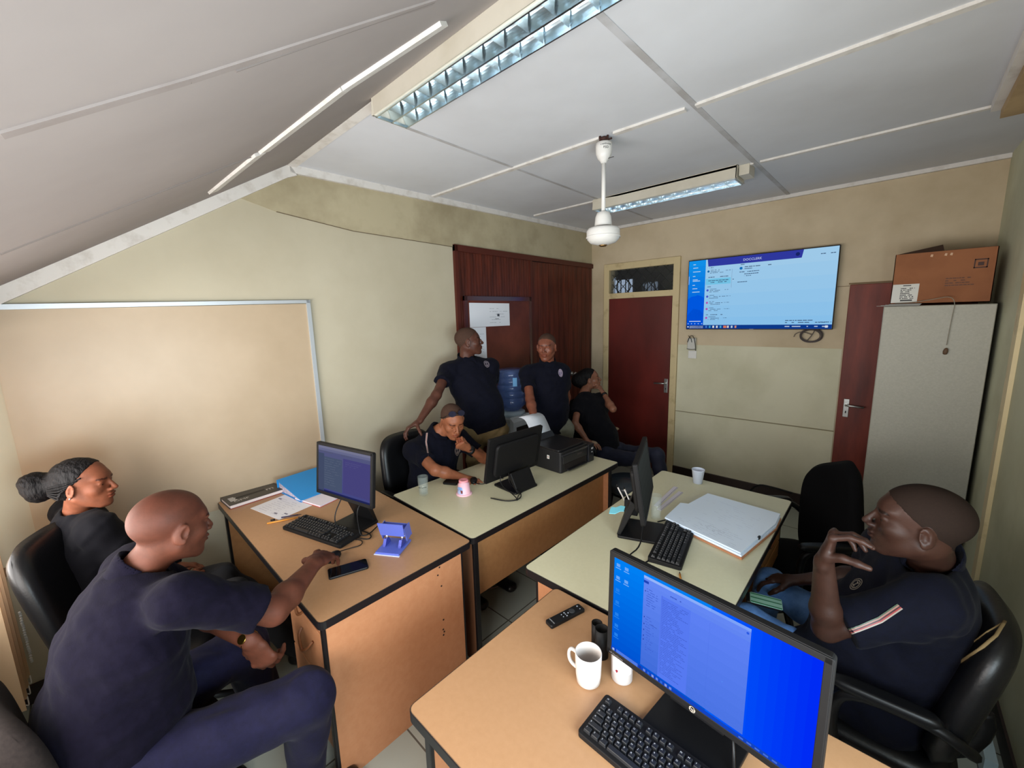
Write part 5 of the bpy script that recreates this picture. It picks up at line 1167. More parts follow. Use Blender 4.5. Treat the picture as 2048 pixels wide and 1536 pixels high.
def eyes(hd, par, look=(1, 0, 0), lid=0.0):
    for y in (-1, 1):
        c = hd.P(.0690, .032*y, -.0025); g = norm(hd.f*look[0]+hd.l*look[1]+hd.u*look[2]); mb = MB(); mb.ball(c, .0114*hd.k, 12, 0)
        mb.ball(c+g*.0065*hd.k, .0068*hd.k, 8, 1)
        part('eye', mb, [m_eyew, m_iris], par)
def hand(F, w, d, n, s_, left=False, curls=((.35, .35, .2),)*4, th=((.55, .65, .35), (.8, .35, .35), (.85, .2, .4)), k=.004, spread=.10):
    d = norm(d); n = norm(np.array(n, float)-d*np.dot(n, d)); t = np.cross(n, d) if left else np.cross(d, n)
    F.cone(w-d*.012*s_, w+d*.030*s_, (.025*s_, .0185*s_), (.034*s_, .0160*s_), t, .012); F.cone(w+d*.030*s_, w+d*.080*s_, (.034*s_, .016*s_), (.0405*s_, .0125*s_), t, .010)
    tips = []
    for i in range(4):
        b = w+s_*(d*(.084, .090, .086, .076)[i]+t*(.0315, .0105, -.0105, -.0305)[i]); dd = norm(d+t*spread*(1.4, .4, -.6, -1.7)[i]); a = 0
        c = curls[i] if len(curls) > 1 else curls[0]; rr = (.0096, .0098, .0093, .0082)[i]*s_; p = b; F.ell(b, (rr*1.12,)*3, None, .006)
        for j in range(3):
            a += c[j]; L = (.042, .026, .021)[j]*(1, 1.08, 1.0, .80)[i]*s_; q = p+(dd*math.cos(a)+n*math.sin(a))*L
            F.cone(p, q, rr*(1, .93, .86)[j], rr*(.93, .86, .74)[j], None, k if j else .006); p = q
        tips.append(p)
    p = w+s_*(d*.022+t*.020+n*.004); F.cone(w+d*.012*s_, p, .016*s_, .016*s_, None, .012)
    for j in range(3):
        v = norm(d*th[j][0]+t*th[j][1]+n*th[j][2]); q = p+v*(.040, .032, .026)[j]*s_; F.cone(p, q, (.0155, .0115, .0105)[j]*s_, (.0120, .0105, .0085)[j]*s_, None, .006); p = q
    return tips
def arm(F, sh, el, wr, r=1.0, fat=1.0):
    F.cone(sh, el, .043*r*fat, .0365*r*fat, None, .02); m = el+(wr-el)*.28
    F.cone(el, m, .0365*r, .039*r*fat, None, .02); ax = norm(wr-el)
    F.cone(m, wr, (.039*r*fat, .037*r), (.0265*r, .0205*r), None, .02)
def bounds(pts, m=.12): pts = np.array(pts); return pts.min(0)-m, pts.max(0)+m
m_navy = mat('navy_polo_cloth', (17, 15, 28), .95, sheen=.02, spec=.05, noise=(60, (13, 11, 22), .3, .7), bump=(220, .12))
m_navy2 = mat('dark_navy_polo_cloth', (9, 11, 26), .85, sheen=.02, spec=.15, noise=(60, (7, 8, 19), .3, .7), bump=(220, .12))
m_btop = mat('black_top_cloth', (10, 10, 16), .85, sheen=.02, spec=.15, bump=(220, .12))
def torso(F, J, w, dp, belly, fwd, side, waist=None):
    pel, chest, neck = J['pel'], J['chest'], J['neck']; up = norm(neck-pel)
    bel = pel+(chest-pel)*.40+fwd*belly*.4
    F.cone(pel-up*.02, bel, (w*.96, dp*.98+belly*.3), (w*(waist or .93), dp+belly), side, .05)
    F.cone(bel, chest, (w*(waist or .93), dp+belly), (w, dp), side, .05)
    F.cone(chest, neck-up*.085, (w, dp), (w*.80, dp*.66), side, .05)
    for s_ in 'LR':
        F.cone(neck-up*.058, J['sh'+s_]-up*.002, .058, .058, None, .06)
def person(label, J, hf, hup=(0, 0, 1), hk=1.0, fem=False, h=.0045, hc=.007, skn=None, shirt=m_navy2, trou=None, w=.18, dp=.115, belly=.03, sleeve=.68, hands={}, wrinkle=.004, hair=None, collar=True, afat=1.0, seated=True, look=(1, 0, 0), thw=.082, hem=-.04, shoes=True, seed=1, scalp=None, sl_r=1.0, neckfull=1.0, arms='LR', curve=None, ar=1.0):
    J = {k: np.array(v, float) for k, v in J.items()}
    if 'chest' not in J: J['chest'] = J['pel']+(J['neck']-J['pel'])*.68
    up = norm(J['neck']-J['pel']); side = J['shL']-J['shR']; side = norm(side-up*np.dot(side, up)); fwd = np.cross(side, up)
    hd = Head(J['head'], hf, hup, hk); nk = J['neck']
    # --- skin: head, neck, arms and hands over an inner trunk, one surface
    pts = [J['head']+A(0, 0, .02), nk, J['pel']]+[J[a+s_] for a in ('sh', 'el', 'wr') for s_ in arms]+[J['wr'+s_]+norm(hands[s_]['d'])*.12 for s_ in arms if s_ in hands]
    F = Field(*bounds(pts, .14), h)
    hd.build(F, nk, fem, neckfull)
    F.cone(nk-up*.045, J['chest'], (.058, .050), (.10, .07), side, .03); F.cone(J['chest'], J['pel'], (.11, .075), (.11, .08), side, .03)
    for s_ in 'LR': F.cone(nk-up*.08, J['sh'+s_]-up*.008, .030, .036, None, .03)
    for s_ in arms:
        arm(F, J['sh'+s_], J['el'+s_], J['wr'+s_], .88 if fem else ar, afat)
        if s_ in hands:
            q = dict(hands[s_]); q['d'] = norm(q['d']); hand(F, J['wr'+s_], s_=.88*hk if fem else hk*ar, left=(s_ == 'L'), **q)
    me = F.mesh('person', skn, lambda P: hd.tint(P, scalp=scalp), relax=1)
    o = bpy.data.objects.new('person', me); COL.objects.link(o); base = A(J['pel'][0], J['pel'][1], 0); me.transform(Matrix.Translation([-float(x) for x in base])); o.location = [float(x) for x in base]
    tag(o, label, 'person'); o['kind_note'] = 'figure'; del o['kind_note']
    # --- shirt
    P2 = [nk+up*.04, J['pel']-up*.08, J['chest']]+[J['sh'+s_] for s_ in 'LR']+[J['el'+s_] for s_ in arms]
    G = Field(*bounds(P2, .24), hc); torso(G, J, w, dp, belly, fwd, side)
    if curve is not None: G.cone(*curve)
    for s_ in arms:
        a, b = J['sh'+s_], J['el'+s_]; e = a+(b-a)*sleeve
        G.cone(a+up*-.012, e, .061*afat*sl_r, (.061*afat*sl_r if sleeve < .9 else .050), None, .065, clip1=(sleeve < .95))
        if sleeve >= .95: G.cone(e, J['wr'+s_], .052, .036, None, .02, clip1=True)
    for s_ in 'LR': pass
    G.cone(nk-up*.03, hd.P(-.02, 0, -.07), .060*hk, .066*hk, None, .008, 'sub')
    G.wrinkle(wrinkle*1.6, 42, seed); G.wrinkle(wrinkle*.6, 95, seed+9); G.halfspace(J['pel']+up*hem, -up)
    sh = part('shirt', G.mesh('shirt', shirt), None, o)
    if collar:
        C = Field(*bounds([nk], .16), .005); d_ = norm(hd.P(-.026, 0, -.05)-nk)*.6+up*.4
        C.cone(nk-up*.018, nk+d_*.038-fwd*.004, .083*hk, .072*hk, None, .004); C.cone(nk-up*.045, nk+d_*.09, .0675*hk, .0660*hk, None, .004, 'sub'); C.halfspace(nk+d_*.036+fwd*.02, d_*1.0+fwd*.35); C.halfspace(nk-up*.035, -up)
        for s_ in (-1, 1): C.cone(nk+fwd*.066+side*.020*s_+up*.005, nk+fwd*.082+side*.046*s_-up*.045, (.026, .007), (.014, .005), side, .008)
        part('collar', C.mesh('collar', shirt), None, o)
    # --- trousers and shoes
    if trou:
        ks = [J[k] for k in ('hipL', 'hipR', 'knL', 'knR', 'anL', 'anR') if k in J]; T = Field(*bounds(ks+[J['pel']], .17), hc)
        T.cone(J['hipR'], J['hipL'], .105*w/.18, .105*w/.18, None, .04); T.cone(J['pel']+up*.0, J['pel']+up*.05, (w*.90, dp*1.0), (w*.86, dp*.95), side, .04)
        for s_ in 'LR':
            T.cone(J['hip'+s_], J['kn'+s_], thw, thw*.78, None, .035); T.cone(J['kn'+s_], J['an'+s_], thw*.78, .058, None, .03, clip1=True)
        T.wrinkle(wrinkle*1.7, 48, seed+3); part('trousers', T.mesh('trousers', trou), None, o)
        if shoes:
            for s_ in 'LR':
                an = J['an'+s_]; fd = norm(A(*(J['kn'+s_]-J['hip'+s_])[:2], 0) if seated else A(*fwd[:2], 0)); S = Field(*bounds([an, an+fd*.2], .09), .006)
                S.cone(an-A(0, 0, .03), A(an[0], an[1], .045), .042, .042, None, .02); S.cone(A(an[0], an[1], .04)-fd*.03, A(an[0], an[1], .036)+fd*.15, (.036, .036), (.044, .030), np.cross(fd, A(0, 0, 1)), .02); S.halfspace((0, 0, .004), (0, 0, -1))
                part('shoe', S.mesh('shoe', mat('black_shoe_leather', (20, 18, 18), .35)), None, o)
    if hair: part('hair', hd.hair(h, hair[0], **(hair[1] if len(hair) > 1 else {})), None, o)
    eyes(hd, o, look)
    return o, sh, hd, J
# --- marks that lie on a garment: dropped onto the cloth
def bvh_of(o):
    bm = bmesh.new(); bm.from_mesh(o.data); bm.transform(wmat(o)); t = BVHTree.FromBMesh(bm); bm.free(); return t
def hitpx(bv, px, py):
    loc, n, i, d = bv.ray_cast(Vector((0, 0, CH)), Vector(norm(ray(px, py)))); return (None, None) if loc is None else (A(*loc), A(*n))
def badge(o, sh, px, py, wd, ht, ang=0.0, col=(150, 142, 136), fill=None):
    bv = bvh_of(sh); p, n = hitpx(bv, px, py)
    if p is None: print('badge missed', px, py); return
    acc = [hitpx(bv, px+dx, py+dy)[1] for dx in (-4, 0, 4) for dy in (-4, 0, 4)]; acc = [a for a in acc if a is not None]; n = norm(sum(a*(1 if np.dot(a, p-A(0, 0, CH)) < 0 else -1) for a in acc))
    x = norm(np.cross(A(0, 0, 1), n)); y = np.cross(n, x); x, y = x*math.cos(ang)+y*math.sin(ang), y*math.cos(ang)-x*math.sin(ang); mb = MB()
    def Q(a, b, z=.0015):
        s_ = p+x*a+y*b+n*.04; l, nn, i, d = bv.ray_cast(Vector(s_), Vector(-n)); l = p+x*a+y*b if l is None or d > .08 else A(*l); return l+n*z
    def ring(r0, r1, c, N=36, z=.0015):
        for k in range(N):
            a0, a1 = 2*PI*k/N, 2*PI*(k+1)/N; mb.quad(Q(wd*r0*math.cos(a0), ht*r0*math.sin(a0), z), Q(wd*r1*math.cos(a0), ht*r1*math.sin(a0), z), Q(wd*r1*math.cos(a1), ht*r1*math.sin(a1), z), Q(wd*r0*math.cos(a1), ht*r0*math.sin(a1), z), 0, c)
    if fill: ring(.01, .5, fill, z=.0011)
    ring(.45, .5, col); ring(.30, .35, tuple(int(c*1.1) for c in col))
    for (a0, b0, a1, b1) in ((-.04, -.20, .04, .20), (-.14, .14, .14, .21), (-.14, -.21, .14, -.14)): mb.quad(Q(wd*a0, ht*b0), Q(wd*a1, ht*b0), Q(wd*a1, ht*b1), Q(wd*a0, ht*b1), 0, col)
    for k in range(16):
        a = 2*PI*k/16; mb.quad(*[Q(wd*(.40*math.cos(a)+u_), ht*(.40*math.sin(a)+v_)) for u_, v_ in ((-.018, -.018), (.018, -.018), (.018, .018), (-.018, .018))], 0, tuple(int(c*.8) for c in col))
    part('badge', mb, paint_mat('printed_paper'), o, 'round embroidered badge', recalc=False)
def stripe(o, sh, pth, wd, cols):
    bv = bvh_of(sh); pts = []
    for (a, b) in zip(pth[:-1], pth[1:]):
        for t in np.linspace(0, 1, 7)[(0 if not pts else 1):]: q = hitpx(bv, a[0]+(b[0]-a[0])*t, a[1]+(b[1]-a[1])*t); pts += [q] if q[0] is not None else []
    if len(pts) < 3: print('stripe missed'); return
    mb = MB(); n_ = len(cols)
    for i in range(len(pts)-1):
        R_ = []
        for j in (i, i+1):
            p, n = pts[j]; n = n if np.dot(n, p-A(0, 0, CH)) < 0 else -n; t = norm(pts[min(j+1, len(pts)-1)][0]-pts[max(j-1, 0)][0]); s_ = norm(np.cross(n, t)); R_.append((p+n*.0018, s_))
        for k in range(n_):
            a, b = (k/n_-.5)*wd, ((k+1)/n_-.5)*wd; mb.quad(R_[0][0]+R_[0][1]*a, R_[0][0]+R_[0][1]*b, R_[1][0]+R_[1][1]*b, R_[1][0]+R_[1][1]*a, 0, cols[k])
    part('sleeve_stripe', mb, paint_mat('printed_paper'), o, 'thin striped band', recalc=False)
def band(name, label, w, ax, r0, r1, wd, m, par, n=28):
    ax = norm(ax); mb = MB().lathe([(r0, -wd/2), (r1, -wd/2), (r1, wd/2), (r0, wd/2), (r0, -wd/2)], w, ax, n, cap=False); return mb
K = dict
RED, WH, GR = (150, 60, 60), (190, 176, 170), (60, 84, 70)
def pj(P):
    q = RM@(np.array(P, float)-A(0, 0, CH)); return (round(1024+FPX*q[0]/q[2]), round(768+FPX*q[1]/q[2]), round(float(q[2]), 2))
def report(n, J):
    if bpy.app.background and DBG: print('JOINTS', n, {k: pj(v) for k, v in J.items()}, 'wr', {k: [round(float(x), 2) for x in v] for k, v in J.items() if k[:2] in ('wr', 'el', 'kn')})
DBG = False
m_gold = mat('gold_metal', (190, 150, 70), .25, 1.0)

# 1. stout man in the left foreground
sR, sL = A(-1.50, .12, 1.05), A(-1.90, .04, 1.03)
eR = reach(sR, 548, 1222, .29, True); wR = reach(eR, 630, 1126, .265, True)
J = K(head=atz(345, 1052, 1.20), neck=(-1.72, .03, 1.065), pel=(-1.68, -.12, .53), shR=sR, shL=sL, elR=eR, wrR=wR, elL=(-1.90, .19, .77), wrL=(-1.62, .29, .715), hipR=(-1.57, -.10, .52), hipL=(-1.80, -.10, .52), knR=(-1.40, .385, .56), knL=(-1.86, .30, .54), anR=(-1.50, .38, .09), anL=(-1.90, .38, .09))
report('P1', J)
s1 = skin('brown_skin_warm', (90, 50, 36), .58)
o1, sh1, h1, J1 = person('person in navy polo and navy trousers in the left foreground, back to the camera', J, (-.30, .93, -.16), hk=1.04, h=.0042, hc=.0065, skn=s1, shirt=m_navy, trou=mat('navy_trouser_cloth', (22, 21, 46), .8, sheen=.03, spec=.15, noise=(50, (17, 16, 36), .3, .7), bump=(200, .1)),
    w=.215, dp=.145, belly=.035, sleeve=.77, ar=1.16, afat=1.12, wrinkle=.0045, thw=.112, seed=4, scalp=(.86, .84, .86), neckfull=1.15, sl_r=1.02,
    hands={'R': K(d=norm(atz(674, 1090, .82)-wR), n=(-.45, .15, -.85), curls=((.25, .45, .3), (.3, .5, .3), (.3, .5, .3), (.3, .5, .3)), spread=.13), 'L': K(d=(.10, .28, -.85), n=(-.6, .5, .1), spread=.02, curls=((.5, .7, .5), (.55, .8, .5), (.6, .8, .5), (.6, .9, .5)))})
ga = norm(J1['wrL']-J1['elL']); wt = MB()
for k in range(18):
    a = 2*PI*k/18; x = norm(np.cross(ga, A(0, 0, 1))); y = np.cross(ga, x); c_ = J1['wrL']-ga*.012+x*.030*math.cos(a)+y*.026*math.sin(a); wt.box(c_, (.009, .016, .004), np.array([norm(-x*math.sin(a)+y*math.cos(a)), ga, norm(x*math.cos(a)+y*math.sin(a))]).T)
fc_ = J1['wrL']-ga*.012+norm(A(.3, -.6, .6))*.028; wt.cyl(fc_, fc_+norm(A(.3, -.6, .6))*.008, .016, None, 20)
part('wrist_watch', wt, m_gold, o1, 'gold wrist watch')

# 2. woman by the left wall
J = K(head=atz(170, 967, 1.18), neck=(-2.63, -.09, 1.055), pel=(-2.53, -.10, .52), shR=(-2.45, -.04, 1.00), shL=(-2.81, -.12, 1.00), elR=(-2.38, .08, .76), elL=(-2.78, .06, .76), wrR=(-2.44, .20, .63), wrL=(-2.62, .20, .63), hipR=(-2.44, -.06, .50), hipL=(-2.64, -.10, .50), knR=(-2.28, .36, .55), knL=(-2.50, .36, .54), anR=(-2.25, .62, .09), anL=(-2.46, .66, .09))
report('P2', J)
s2 = skin('brown_skin_light', (126, 74, 52), .55); m_hair = mat('black_braided_hair', (7, 5, 7), .65, spec=.25, bump=(90, .8, (1, 1, .25)))
m_blk = mat('black_trouser_cloth', (15, 15, 19), .85, sheen=.02)
o2, sh2, h2, J2 = person('person in a black top with braided hair in a bun, seated by the left wall', J, (.48, .87, -.02), (-.02, 0, 1), hk=.96, fem=True, h=.0042, hc=.0065, skn=s2, shirt=m_btop, trou=m_blk, w=.165, dp=.115, belly=.02, sleeve=1.0, thw=.085, seed=8, collar=False, look=(1, .1, 0),
    hands={'R': K(d=(-.4, .8, -.2), n=(-.6, -.2, -.6)), 'L': K(d=(.3, .85, -.2), n=(.2, -.2, -.9))})
F = Field(h2.c-.27, h2.c+.2, .004); h2.E(F, -.020, 0, .036, .104, .082, .088); h2.E(F, -.05, 0, -.01, .066, .068, .06, .02); F.halfspace(h2.P(.0, 0, .020), norm(h2.f*.85-h2.u*.55)); F.halfspace(h2.P(0, 0, -.045), -h2.u+h2.f*.3)
h2.E(F, -.160, 0, .006, .060, .062, .064, .02); h2.E(F, -.115, 0, .015, .04, .045, .04, .02); h2.E(F, -.175, .02, -.03, .042, .045, .04, .02); h2.E(F, -.172, -.02, .038, .042, .045, .036, .02)
v = F.v; F.wrinkle(.0022, 190, 2); part('hair', F.mesh('hair', m_hair, relax=0), None, o2, 'black braids pulled back into a big bun')
br_ = MB()
for k in range(6):
    z = .030-.011*k; br_.tube([h2.P(.030-.014*k, -.074-.001*k, z+.018), h2.P(-.004-.010*k, -.083, z+.002), h2.P(-.05, -.084, z-.004-.003*k), h2.P(-.10, -.060, .01-.006*k)], .0038, 6, smoothpath=2)
part('braids', br_, m_hair, o2); part('earring', MB().ball(h2.P(-.008, -.092, -.036), .0042, 8), mat('bright_silver', (230, 230, 226), .15, 1), o2)

# 3. man at the middle desk
sR, sL = A(-2.42, 1.53, .955), A(-2.38, 1.91, .955)
eR = reach(sR, 870, 940, .27); wR = reach(eR, 938, 958, .25, True); eL = reach(sL, 980, 925, .28); wL = reach(eL, 936, 897, .25)
J = K(head=atz(905, 842, 1.12), neck=(-2.42, 1.73, 1.015), pel=(-2.44, 1.66, .53), shR=sR, shL=sL, elR=eR, wrR=wR, elL=eL, wrL=wL, hipR=(-2.40, 1.56, .50), hipL=(-2.38, 1.78, .50), knR=(-1.98, 1.56, .54), knL=(-1.96, 1.80, .54), anR=(-1.94, 1.56, .09), anL=(-1.92, 1.80, .09))
report('P3', J)
s3 = skin('brown_skin_mid', (152, 94, 66), .42); m_buzz = mat('cropped_dark_hair', (76, 56, 46), .85, spec=.15, noise=(220, (62, 45, 38), .35, .65))
o3, sh3, h3, J3 = person('person in navy polo seated behind the middle desk with chin resting on a fist', J, (.90, -.30, -.34), hk=1.02, h=.0048, skn=s3, shirt=m_navy2, trou=m_blk, w=.185, dp=.125, sleeve=.62, seed=12, hair=(m_buzz, K(plane=(.022, .85))), look=(1, 0, -.4),
    hands={'R': K(d=norm(atz(962, 968, .795)-wR), n=(0, 0, -1), curls=((.4, .5, .3),)*4, spread=.16), 'L': K(d=norm(atd(906, 884, 2.82)-wL), n=(-.45, .45, .25), curls=((1.5, 1.7, 1.), (1.5, 1.7, 1.), (1.5, 1.7, 1.), (1.5, 1.7, 1.)), th=((.8, .1, .5), (.6, -.5, .6), (.3, -.7, .6)))})
badge(o3, sh3, 914, 901, .052, .075, 0, (150, 132, 124))
stripe(o3, sh3, [(854, 866), (852, 884), (856, 910)], .011, [WH, RED, WH]); stripe(o3, sh3, [(942, 850), (950, 862), (957, 878)], .008, [WH, GR, WH])
ax = norm(wL-eL); part('wrist_watch', MB().lathe([(.020, -.011), (.0335, -.011), (.0345, 0), (.0335, .011), (.020, .011)], wL-ax*.03, ax, 28).cyl(wL-ax*.03+norm(A(.6, -.5, .6))*.028, wL-ax*.03+norm(A(.6, -.5, .6))*.040, .018, None, 20), m_black, o3, 'black wrist watch')
sg = thing('sunglasses', 'dark sunglasses pushed up on the head of the man at the middle desk', 'sunglasses', h3.P(.07, 0, .085))
m_lens = mat('dark_blue_lens', (20, 24, 48), .06, coat=1)
for y in (-1, 1):
    c_ = h3.P(.058, .031*y, .094); n_ = norm(h3.f*.72+h3.u*.68+h3.l*.15*y); x_ = norm(h3.l-n_*np.dot(h3.l, n_)); y_ = np.cross(n_, x_)
    part('lens', MB().prism([(.027*math.cos(a)*(1 if abs(math.cos(a)) < .9 else 1.0), .021*math.sin(a)) for a in np.linspace(0, 2*PI, 25)[:-1]], -.001, .002, plane_fr(c_+n_*.010, x_, y_, n_)), m_lens, sg)
    part('temple', MB().tube([c_+n_*.010+h3.l*.027*y, h3.P(.03, .080*y, .060), h3.P(-.03, .083*y, .022)], .0022, 6), m_black, sg)
part('bridge', MB().tube([h3.P(.070, -.008, .104), h3.P(.074, 0, .108), h3.P(.070, .008, .104)], .0025, 6), m_black, sg)

# 4. standing man leaning on the chair
sR, sL = A(-2.67, 2.06, 1.435), A(-2.54, 2.42, 1.435)
eR = reach(sR, 873, 790, .30); wR = reach(eR, 838, 843, .26)
J = K(head=atd(938, 683, 3.4), neck=(-2.63, 2.23, 1.505), pel=(-2.47, 2.26, .96), shR=sR, shL=sL, elR=eR, wrR=wR, elL=(-2.66, 2.56, 1.16), wrL=(-2.56, 2.46, .94), hipR=(-2.50, 2.16, .90), hipL=(-2.44, 2.36, .90), knR=(-2.46, 2.14, .48), knL=(-2.40, 2.38, .48), anR=(-2.48, 2.12, .09), anL=(-2.42, 2.40, .09))
report('P4', J)
s4 = skin('dark_brown_skin', (84, 51, 40), .42)
o4, sh4, h4, J4 = person('person in navy polo and khaki trousers standing with a hand on a chair back', J, (.62, .76, .12), h=.0052, skn=s4, shirt=m_navy2, trou=mat('khaki_trouser_cloth', (122, 104, 70), .85, noise=(14, (104, 88, 58), .3, .7)), w=.195, dp=.125, belly=.06, sleeve=.52, seed=21, seated=False, hair=(m_buzz, K(plane=(.018, .8))), hem=-.05, sl_r=1.1,
    hands={'R': K(d=(atd(812, 858, float(pj(wR)[2])-.03)-wR), n=(.1, -.1, -1), curls=((.5, .6, .4),)*4, th=((.2, .7, .7), (.1, .5, .9), (.1, .4, .9))), 'L': K(d=(.2, -.3, -.9), n=(-.5, -.8, 0))})
badge(o4, sh4, 973, 728, .05, .062, 0, (140, 130, 140))

# 5. standing man looking at the camera
sL, sR = A(-2.15, 2.93, 1.365), A(-2.345, 2.67, 1.365)
eR = reach(sR, 1060, 798, .285); wR = reach(eR, 1070, 842, .25)
J = K(head=atd(1093, 694, 3.55), neck=(-2.235, 2.83, 1.435), pel=(-2.20, 2.80, .88), shR=sR, shL=sL, elR=eR, wrR=wR, elL=(-2.20, 3.06, 1.10), wrL=(-2.22, 2.98, .88), hipR=(-2.26, 2.73, .84), hipL=(-2.13, 2.90, .84), knR=(-2.25, 2.72, .46), knL=(-2.10, 2.92, .46), anR=(-2.27, 2.74, .09), anL=(-2.12, 2.94, .09))
report('P5', J)
s5 = skin('brown_skin_reddish', (122, 72, 54), .36)
o5, sh5, h5, J5 = person('person in navy polo and grey trousers standing and looking at the camera', J, (.42, -.90, -.04), hk=.99, h=.0052, skn=s5, shirt=m_navy2, trou=mat('grey_trouser_cloth', (118, 120, 106), .85, noise=(14, (100, 102, 90), .3, .7)), w=.175, dp=.115, belly=.03, sleeve=.60, seed=33, seated=False, hair=(m_buzz, K(plane=(.026, .72), th=.001)), look=(1, .1, 0), hem=-.06,
    hands={'R': K(d=(.1, -.15, -.95), n=(.6, .7, 0)), 'L': K(d=(-.2, -.5, -.8), n=(-.6, -.5, 0))})
badge(o5, sh5, 1121, 746, .040, .070, 0, (170, 156, 170), (90, 84, 110))

# 6. woman seated by the back corner
sL, sR = A(-2.20, 3.66, .985), A(-2.24, 3.32, .985)
eL = reach(sL, 1226, 818, .27); wL = reach(eL, 1207, 787, .22, True); eR = reach(sR, 1150, 846, .26); wR = reach(eR, 1176, 884, .2)
J = K(head=atz(1180, 758, 1.195), neck=(-2.275, 3.46, 1.055), pel=(-1.98, 3.44, .53), shR=sR, shL=sL, elR=eR, elL=eL, wrR=wR, wrL=wL, hipR=(-1.95, 3.34, .50), hipL=(-1.93, 3.54, .50), knR=(-1.56, 3.26, .58), knL=(-1.50, 3.48, .58), anR=(-1.46, 3.22, .09), anL=(-1.38, 3.44, .09))
report('P6', J)
s6 = skin('brown_skin_olive', (132, 88, 68), .38)
o6, sh6, h6, J6 = person('person in black top and dark jeans seated in the back corner, hand at mouth', J, (.80, .56, .16), hk=.96, fem=True, h=.0052, skn=s6, shirt=m_btop, trou=mat('dark_blue_jeans', (22, 26, 46), .8, sheen=.02), w=.165, dp=.115, belly=.02, sleeve=.55, seed=41, collar=False, afat=.95,
    hands={'L': K(d=(atd(1192, 764, float(pj(wL)[2]))-wL), n=(-.7, -.2, .3), curls=((.5, .6, .4),)*4), 'R': K(d=(.9, .2, -.2), n=(0, 0, -1))})
F = Field(h6.c-.25, h6.c+.18, .005); h6.E(F, -.022, 0, .036, .106, .084, .088); F.halfspace(h6.P(.01, 0, .022), norm(h6.f*.8-h6.u*.6)); h6.E(F, -.125, 0, .01, .075, .085, .075, .03); h6.E(F, -.08, 0, -.03, .07, .08, .06, .03); F.wrinkle(.003, 120, 3)
part('hair', F.mesh('hair', m_hair, relax=0), None, o6, 'black hair pulled back and full behind')
ax = norm(wL-eL); part('wrist_watch', MB().lathe([(.018, -.010), (.030, -.010), (.031, 0), (.030, .010), (.018, .010)], wL-ax*.02, ax, 24), m_black, o6, 'black wrist band')

# 7. man on the right
sL, sR = A(.150, 1.65, .985), A(.05, 1.99, .98)
eL = reach(sL, 1622, 1264, .30, True); wL = reach(eL, 1648, 1122, .262); eR = reach(sR, 1735, 1150, .27, True); wR = reach(eR, 1590, 1160, .26, True)
J = K(head=atz(1834, 1046, 1.20), neck=(.140, 1.815, 1.045), pel=(.07, 1.82, .55), shR=sR, shL=sL, elR=eR, wrR=wR, elL=eL, wrL=wL, hipR=(.08, 1.94, .52), hipL=(.08, 1.74, .52), knR=(-.33, 2.10, .57), knL=(-.34, 1.76, .57), anR=(-.42, 2.12, .09), anL=(-.40, 1.74, .09))
report('P7', J)
s7 = skin('deep_brown_skin', (58, 36, 28), .45)
o7, sh7, h7, J7 = person('person in navy polo and blue jeans seated on the right, hand at the chin', J, (-.985, -.10, .06), hk=1.05, h=.0042, hc=.0065, skn=s7, shirt=m_navy2, trou=mat('blue_jeans_cloth', (92, 134, 190), .8, noise=(18, (62, 98, 150), .3, .7), bump=(160, .15)), w=.19, dp=.14, belly=.07, sleeve=.82, afat=1.05, ar=.98, seed=52, hair=(mat('cropped_brown_black_hair', (38, 28, 23), .85, spec=.1, noise=(220, (34, 25, 21), .35, .65)), K(plane=(.014, .80), th=.001)), thw=.084, hem=-.20, curve=(A(.06, 1.755, .515), A(-.10, 1.755, .52), .155, .135, None, .05), look=(1, .15, -.25), sl_r=1.1, neckfull=1.1,
    hands={'L': K(d=(atd(1664, 1076, float(pj(wL)[2])-.01)-wL), n=(1, .05, .12), curls=((1.0, .5, .3), (1.1, .6, .4), (1.2, .8, .4), (1.3, .9, .4)), th=((.45, .35, .7), (.10, .05, 1), (.0, .0, 1))), 'R': K(d=(-.9, .1, -.35), n=(0, 0, -1), curls=((.3, .4, .3),)*4)})
badge(o7, sh7, 1712, 1168, .040, .052, -.25, (140, 132, 120))
stripe(o7, sh7, [(1692, 1266), (1720, 1256), (1760, 1240), (1800, 1213)], .016, [(150, 140, 130), RED, (60, 30, 36), (150, 110, 100), (70, 84, 70)])
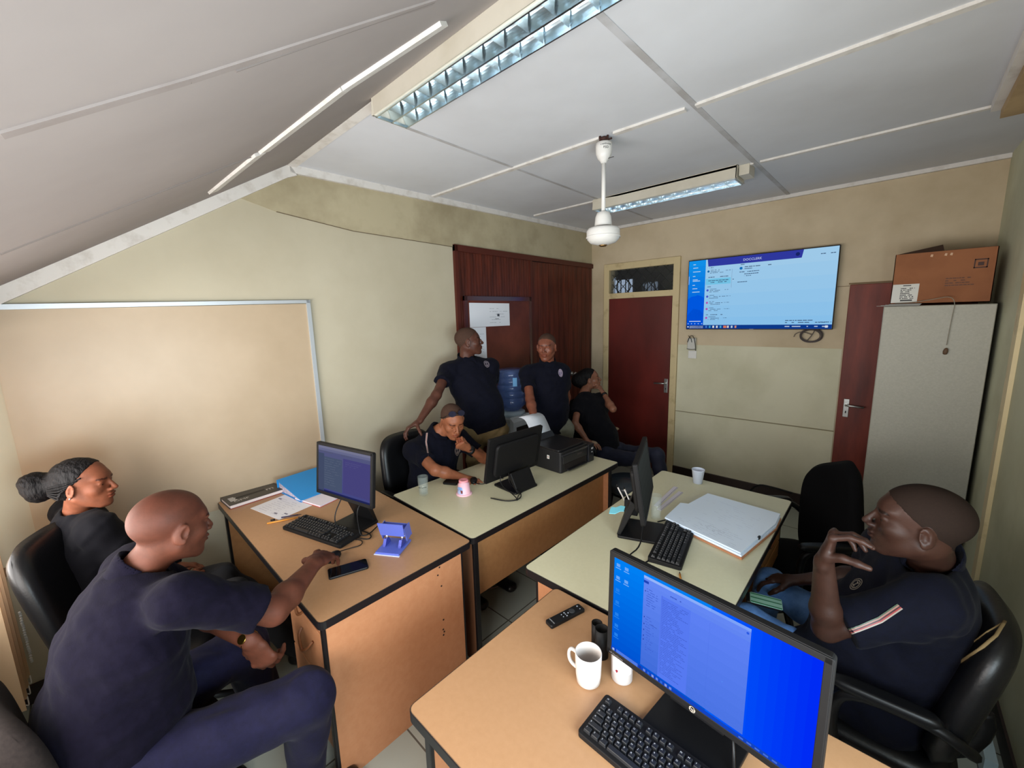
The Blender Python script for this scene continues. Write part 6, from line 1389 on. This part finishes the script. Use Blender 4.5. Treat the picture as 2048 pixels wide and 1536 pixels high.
for k in chR.children:
    if k.name.startswith('backrest'):
        for pth, wd_ in (([(2010, 1243), (1992, 1272), (1958, 1300), (1916, 1328)], .010), ([(2010, 1243), (1974, 1264), (1940, 1290), (1916, 1328)], .005)):
            bv_ = bvh_of(k); Q_ = []
            for a, b in zip(pth[:-1], pth[1:]):
                for t in np.linspace(0, 1, 5): q, n_ = hitpx(bv_, a[0]+(b[0]-a[0])*t, a[1]+(b[1]-a[1])*t); Q_ += [q] if q is not None and (not Q_ or np.linalg.norm(q-Q_[-1]) > .004) else []
            
            if len(Q_) > 3: part('torn_piping', MB().tube(Q_, wd_*.5, 6), mat('yellowed_foam', (120, 100, 66), .8), k, 'torn piping showing yellowed foam')
kb = J7['hipL']+(J7['knL']-J7['hipL'])*.62+A(.0, .03, .083)
p_ = atz(1527, 1205, kb[2]); pf = thing('smartphone', 'phone in a green and white cover lying on blue jeans', 'phone', p_, .25)
part('casing', MB().prism(rrect(-.065, -.034, .065, .034, .006), 0, .010), m_black, pf, world=False, bevel=.002)
part('cover', MB().prism(rrect(-.050, -.035, .066, .035, .006), .010, .012), mat('pale_green_cover', (150, 196, 176), .5), pf, world=False)
cv = MB(); 
for y in (-.030, .0, .026): cv.b2((-.048, y-.003, .0121), (.064, y+.004, .0125))
part('cover_stripes', cv, mat('dark_green_stripes', (50, 120, 84), .5), pf, world=False)

# ------------------------------------------------------------------ sets of like things share a group phrase
GROUPS = {'office_desk': 'office desks pushed together in the middle of the room', 'computer_monitor': 'computer monitors on the desks', 'keyboard': 'keyboards on the desks', 'office_chair': 'office chairs around the desks',
          'person': 'people in dark tops watching and working', 'ceiling_light': 'fluorescent light fittings on the ceiling', 'computer_mouse': 'computer mice under hands', 'drinking_glass': 'drinking glasses on the desks',
          'white_pen': 'white pens in the black holder', 'ruler': 'grey rulers on the right desk', 'pen': 'pens on the left desk', 'smartphone': 'phones'}
for o in list(COL.objects):
    b_ = o.name.split('.')[0]
    if o.parent is None and b_ in GROUPS: o['group'] = GROUPS[b_]
